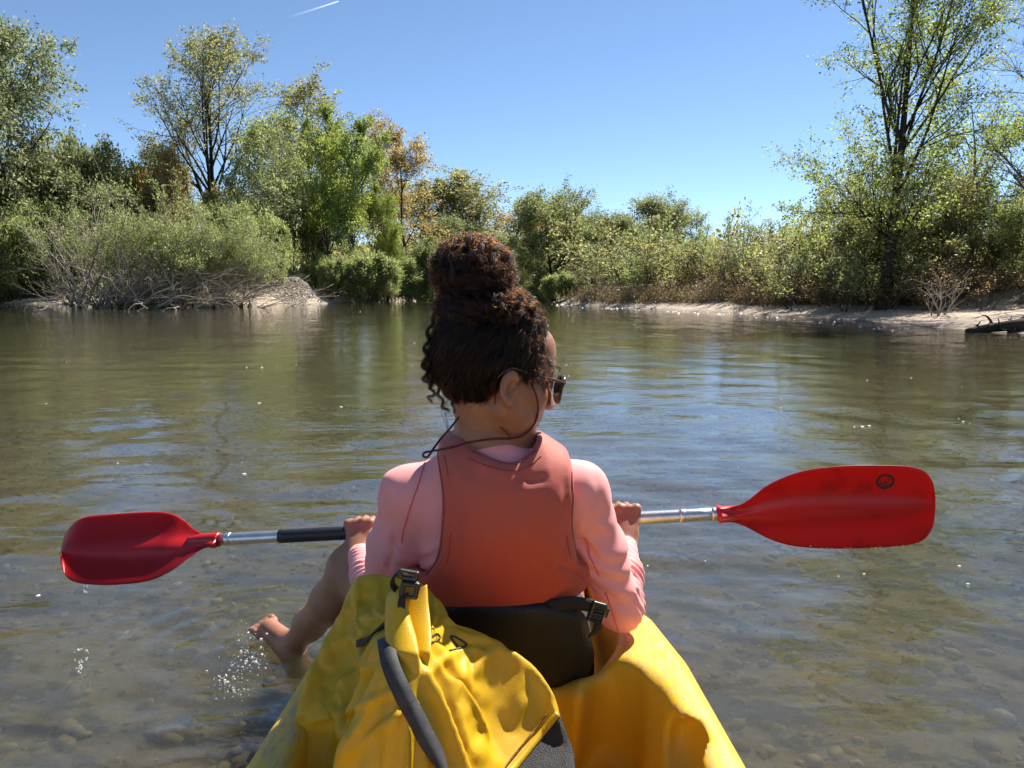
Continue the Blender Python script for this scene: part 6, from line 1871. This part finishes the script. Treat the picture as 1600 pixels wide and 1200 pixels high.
    for k in range(16):
        a = hp(0.078, rs.uniform(0.010, 0.060), rs.uniform(0.0, 0.06)); b = a + HM @ np.array([0.006, rs.uniform(-0.01, 0.03), rs.uniform(-0.035, -0.012)])
        C = spline([a, (a + b) / 2 + HM @ np.array([0.008, 0, 0]), b], 24)
        P = helix(np.repeat(C[None], 9, 0), np.full((9, 24), 0.003), np.full(9, rs.uniform(1, 2.5)), rs.uniform(0, 6.28) + rs.normal(0, .4, 9)) + rs.normal(0, 0.001, (9, 1, 3))
        strands('curl', P, 0.00026, M_HAIR, hair)
    C = spline([hp(0.055, 0.075, 0.05), hp(0.056, 0.098, 0.040), hp(0.045, 0.112, 0.042), hp(0.04, 0.118, 0.050)], 24)
    strands('curl', C[None] + rs.normal(0, 0.0006, (5, 1, 3)), 0.0003, M_HAIR_L, hair)

def polylines_h(rs, start, d, L, npts, w):
    P = np.empty((len(start), npts, 3)); P[:, 0] = start; st = (L / (npts - 1))[:, None]
    turn = rs.normal(0, w, d.shape)
    for i in range(1, npts):
        d = unit(d + turn + rs.normal(0, w * 0.3, d.shape)); P[:, i] = P[:, i - 1] + d * st
    return P
make_hair()

# ------------------------------------------------------------------ sunglasses with retaining cord
def sunglasses():
    g = thing('sunglasses', 'dark tortoiseshell sunglasses on a maroon neck cord, worn by the paddler', 'sunglasses', tuple(hp(0, 0.09, 0)))
    M_LENS = simple('smoked_lens', (0.006, 0.006, 0.008), 0.14, 0.1, 10, spec=0.3)
    M_FRAME = simple('tortoiseshell', (0.030, 0.016, 0.008), 0.2, 0.6, 60, col2=(0.10, 0.05, 0.015), coat=0.4)
    M_CORD = simple('maroon_cord', (0.10, 0.010, 0.016), 0.6, 0.4, 120, 0.3, 300)
    def lens_pt(sx, a, r=1.0, dy=0.0):
        x = 0.0310 * r * math.copysign(abs(math.cos(a)) ** 0.75, math.cos(a)); z = 0.0240 * r * math.copysign(abs(math.sin(a)) ** 0.8, math.sin(a))
        if z < 0: x *= 0.90
        X = 0.038 + x
        return hp(sx * X, 0.117 - 5.2 * max(0, X - 0.010) ** 2 + dy, -0.006 + z)
    fr = Soup()
    for sx in (-1, 1):
        V = [lens_pt(sx, 0, 0.0, 0.001)] + [lens_pt(sx, i / 28 * 2 * math.pi, 1.0) for i in range(28)] + [lens_pt(sx, 0, 0.0, -0.002)] + [lens_pt(sx, i / 28 * 2 * math.pi, 1.0, -0.002) for i in range(28)]
        T = [(0, 1 + i, 1 + (i + 1) % 28) for i in range(28)] + [(29, 30 + (i + 1) % 28, 30 + i) for i in range(28)]
        Qd = [(1 + i, 30 + i, 30 + (i + 1) % 28, 1 + (i + 1) % 28) for i in range(28)]
        s = Soup(); s.add(V, Qd, T); part('lens', s.mesh('lens'), M_LENS, g)
        ring = np.array([lens_pt(sx, i / 40 * 2 * math.pi, 1.04) for i in range(41)])
        rr = np.array([0.0022 + 0.0022 * max(0, math.sin(i / 40 * 2 * math.pi)) for i in range(41)])
        tubes(fr, ring[None], rr[None], 8)
        tp = spline([hp(sx * 0.066, 0.104, 0.008), hp(sx * 0.074, 0.080, 0.010), hp(sx * 0.080, 0.03, 0.012), hp(sx * 0.082, -0.012, 0.016), hp(sx * 0.080, -0.035, -0.004)], 24)
        s = Soup(); tubes(s, tp[None], np.linspace(0.0032, 0.0022, 24)[None], 8); part('temple', s.mesh('temple'), M_FRAME, g)
    br = spline([hp(-0.010, 0.117, 0.006), hp(0, 0.121, 0.009), hp(0.010, 0.117, 0.006)], 10)
    tubes(fr, br[None], np.full((1, 10), 0.0024), 8)
    part('frame', fr.mesh('frame'), M_FRAME, g)
    pr = [(829, 598, 1.395), (838, 618, 1.40), (841, 642, 1.415), (834, 664, 1.42), (818, 680, 1.41), (798, 685, 1.40)]
    bk = [(798, 685, 1.397), (770, 686, 1.385), (735, 691, 1.378), (705, 699, 1.375), (680, 704, 1.378), (664, 707, 1.38), (661, 712, 1.38), (668, 714, 1.376), (678, 700, 1.385), (690, 684, 1.40), (706, 666, 1.41), (722, 644, 1.425)]
    part('cord', tube_mesh('cord', [W(*p) for p in pr + bk[1:]], 0.0021, 110, 8), M_CORD, g)
    part('cord', tube_mesh('cord', [hp(0.080, -0.038, -0.012), W(775, 655, 1.40), W(788, 673, 1.398), W(799, 684, 1.399)], 0.0010, 30, 6), M_CORD, g)
sunglasses()
# ================================================================== SMALL THINGS ON THE WATER
def droplets(name, label, items, mat):
    """items: (x, y, z, r)"""
    s = Soup(); it = np.array(items)
    ico_v = np.array([(0, 0, 1)] + [(math.cos(a) * .894, math.sin(a) * .894, .447) for a in np.arange(5) * 2 * np.pi / 5] + [(math.cos(a) * .894, math.sin(a) * .894, -.447) for a in np.arange(5) * 2 * np.pi / 5 + np.pi / 5] + [(0, 0, -1)])
    ico_f = np.array([(0, 1 + i, 1 + (i + 1) % 5) for i in range(5)] + [(1 + i, 6 + i, 1 + (i + 1) % 5) for i in range(5)] + [(1 + (i + 1) % 5, 6 + i, 6 + (i + 1) % 5) for i in range(5)] + [(11, 6 + (i + 1) % 5, 6 + i) for i in range(5)])
    rr = np.random.RandomState(len(it)); a = rr.uniform(0, 6.28, len(it)); e = rr.uniform(0.5, 1.9, (len(it), 3)) * rr.uniform(0.7, 1.3, (len(it), 1))
    v0 = ico_v[None] * e[:, None] * it[:, 3][:, None, None] * rr.uniform(0.7, 1.25, (len(it), 12, 1))
    V = np.stack([v0[..., 0] * np.cos(a)[:, None] - v0[..., 2] * np.sin(a)[:, None], v0[..., 1], v0[..., 0] * np.sin(a)[:, None] + v0[..., 2] * np.cos(a)[:, None]], -1) + it[:, None, :3]
    F = (ico_f[None] + (np.arange(len(it)) * 12)[:, None, None]).reshape(-1, 3)
    s.add(V.reshape(-1, 3), None, F)
    tag(part(name, s.mesh(name), mat), label, None, None, 'stuff')
def drop_mat():
    m, nt, n, l = new_mat('water_drops')
    n.remove(n['Principled BSDF'])
    gl = n.new('ShaderNodeBsdfGlossy'); gl.inputs['Roughness'].default_value = 0.2
    df = n.new('ShaderNodeBsdfDiffuse'); df.inputs['Color'].default_value = (.92, .93, .94, 1)
    tl = n.new('ShaderNodeBsdfTranslucent'); tl.inputs['Color'].default_value = (.95, .96, .97, 1)
    a = n.new('ShaderNodeMixShader'); a.inputs[0].default_value = 0.6; l.new(df.outputs[0], a.inputs[1]); l.new(tl.outputs[0], a.inputs[2])
    b = n.new('ShaderNodeMixShader'); b.inputs[0].default_value = 0.25; l.new(a.outputs[0], b.inputs[1]); l.new(gl.outputs[0], b.inputs[2])
    l.new(b.outputs[0], n['Material Output'].inputs['Surface'])
    return m
M_DROP = drop_mat()
rs = np.random.RandomState(44)
it = []
for cx, cy, n_, sp, zr in ((398, 990, 40, 16, 0.05), (424, 1000, 40, 14, 0.02), (388, 1028, 60, 16, 0.02), (380, 1042, 60, 15, 0.01), (356, 1064, 70, 15, 0.006), (385, 1020, 26, 20, 0.04), (366, 1080, 24, 12, 0.01), (640, 2000, 0, 1, 0.01)):
    for k in range(n_):
        px, py = cx + rs.normal(0, sp), cy + rs.normal(0, sp * 0.55)
        z = abs(rs.normal(0, zr)) + 0.004; p = Wz(px, py, z)
        it.append((p.x, p.y, z, 0.0007 + 0.0024 * rs.uniform(0, 1) ** 4))
droplets('splash_drops', 'bright drops of water thrown up by the bare foot', it, M_DROP)
it = []
for k in range(26):
    a = rs.uniform(0, 6.28); p = Wz(126 + 12 * math.cos(a), 1026 + 10 * math.sin(a) - abs(rs.normal(0, 3)), 0.012 + abs(rs.normal(0, .01)))
    it.append((p.x, p.y, p.z, rs.uniform(0.0008, 0.0022)))
for k in range(9):
    p = Wz(125 + rs.normal(0, 3), 1036 + rs.uniform(0, 16), 0.01); it.append((p.x, p.y, p.z, 0.0016))
droplets('splash_drops', 'little crown of drops where paddle water fell at the lower left', it, M_DROP)
it = []
for k in range(9):
    p = W(133 + rs.normal(0, 1.6), 918 + rs.uniform(-3, 9), 1.90); it.append((p.x, p.y, p.z, rs.uniform(0.0008, 0.0018)))
for k in range(26):
    x = rs.uniform(1260, 1445); p = W(x, np.interp(x, [1260, 1300, 1370, 1425, 1449], [852, 856, 855, 851, 842]) + 0.6, 1.668); it.append((p.x, p.y, p.z, rs.uniform(0.0005, 0.0012)))
droplets('drips', 'drips hanging from the lower edges of the paddle blades', it, M_DROP)

# foamy flecks and fluff on the water, plus sun glints modelled as white specks
def flecks():
    rs = np.random.RandomState(8); s = Soup(); it = []
    named = [(1347, 667, 5), (1335, 667, 3), (1358, 666, 4), (1505, 660, 3), (1498, 655, 2), (1515, 663, 2), (1512, 912, 4), (1499, 885, 4), (1350, 897, 3), (1310, 900, 2.5), (1012, 884, 3), (1102, 878, 2.5), (184, 725, 4), (405, 631, 4), (382, 741, 5), (533, 636, 3.5), (1424, 591, 2.5), (1355, 595, 2.5), (562, 684, 2),
             (385, 574, 3), (409, 574, 3), (104, 566, 2.5), (72, 631, 2.5), (1221, 624, 2), (1220, 638, 2), (60, 930, 7), (1395, 516, 3), (1366, 514, 4), (1374, 514, 3)]
    for x, y, r in named: it.append((x, y, r * 0.48))
    for k in range(36):
        y = 486 + 330 * rs.uniform(0, 1) ** 1.6; it.append((rs.uniform(0, 1600), y, rs.uniform(0.4, 0.9)))
    for k in range(130):                       # sun glints on the riffle by the right beach, made as white specks
        x = rs.uniform(860, 1420); it.append((x, np.interp(x, [860, 1000, 1200, 1290, 1420], [476.5, 483, 495, 505, 514]) + rs.normal(0, 1.6), rs.uniform(0.6, 1.6)))
    for x, y, r in it:
        p = Wz(x, y, 0.0); rr = r * p.y / FPX
        n = 9; a = np.arange(n) / n * 2 * np.pi; q = rr * rs.uniform(0.6, 1.2, n)
        z0 = float(water_z(np.array([p.x]), np.array([p.y]))[0]) + 0.003
        el = rs.uniform(0.9, 1.7)
        ring = np.column_stack([p.x + q * np.cos(a) * el, p.y + q * np.sin(a) * 0.9, np.full(n, z0)])
        top = np.column_stack([p.x + q * np.cos(a) * el * .5, p.y + q * np.sin(a) * .5, np.full(n, z0 + rr * 0.35)])
        V = np.vstack([ring, top, [[p.x, p.y, z0 + rr * 0.4]]])
        s.add(V, [(i, (i + 1) % n, n + (i + 1) % n, n + i) for i in range(n)], [(n + i, n + (i + 1) % n, 2 * n) for i in range(n)])
    tag(part('foam_and_glint_flecks', s.mesh('foam_and_glint_flecks'), simple('foam_glint_white', (0.86, 0.86, 0.83), 0.6, 0.05, 30)), 'small foamy flecks and white specks set as sun glints on the river', None, None, 'stuff')
flecks()
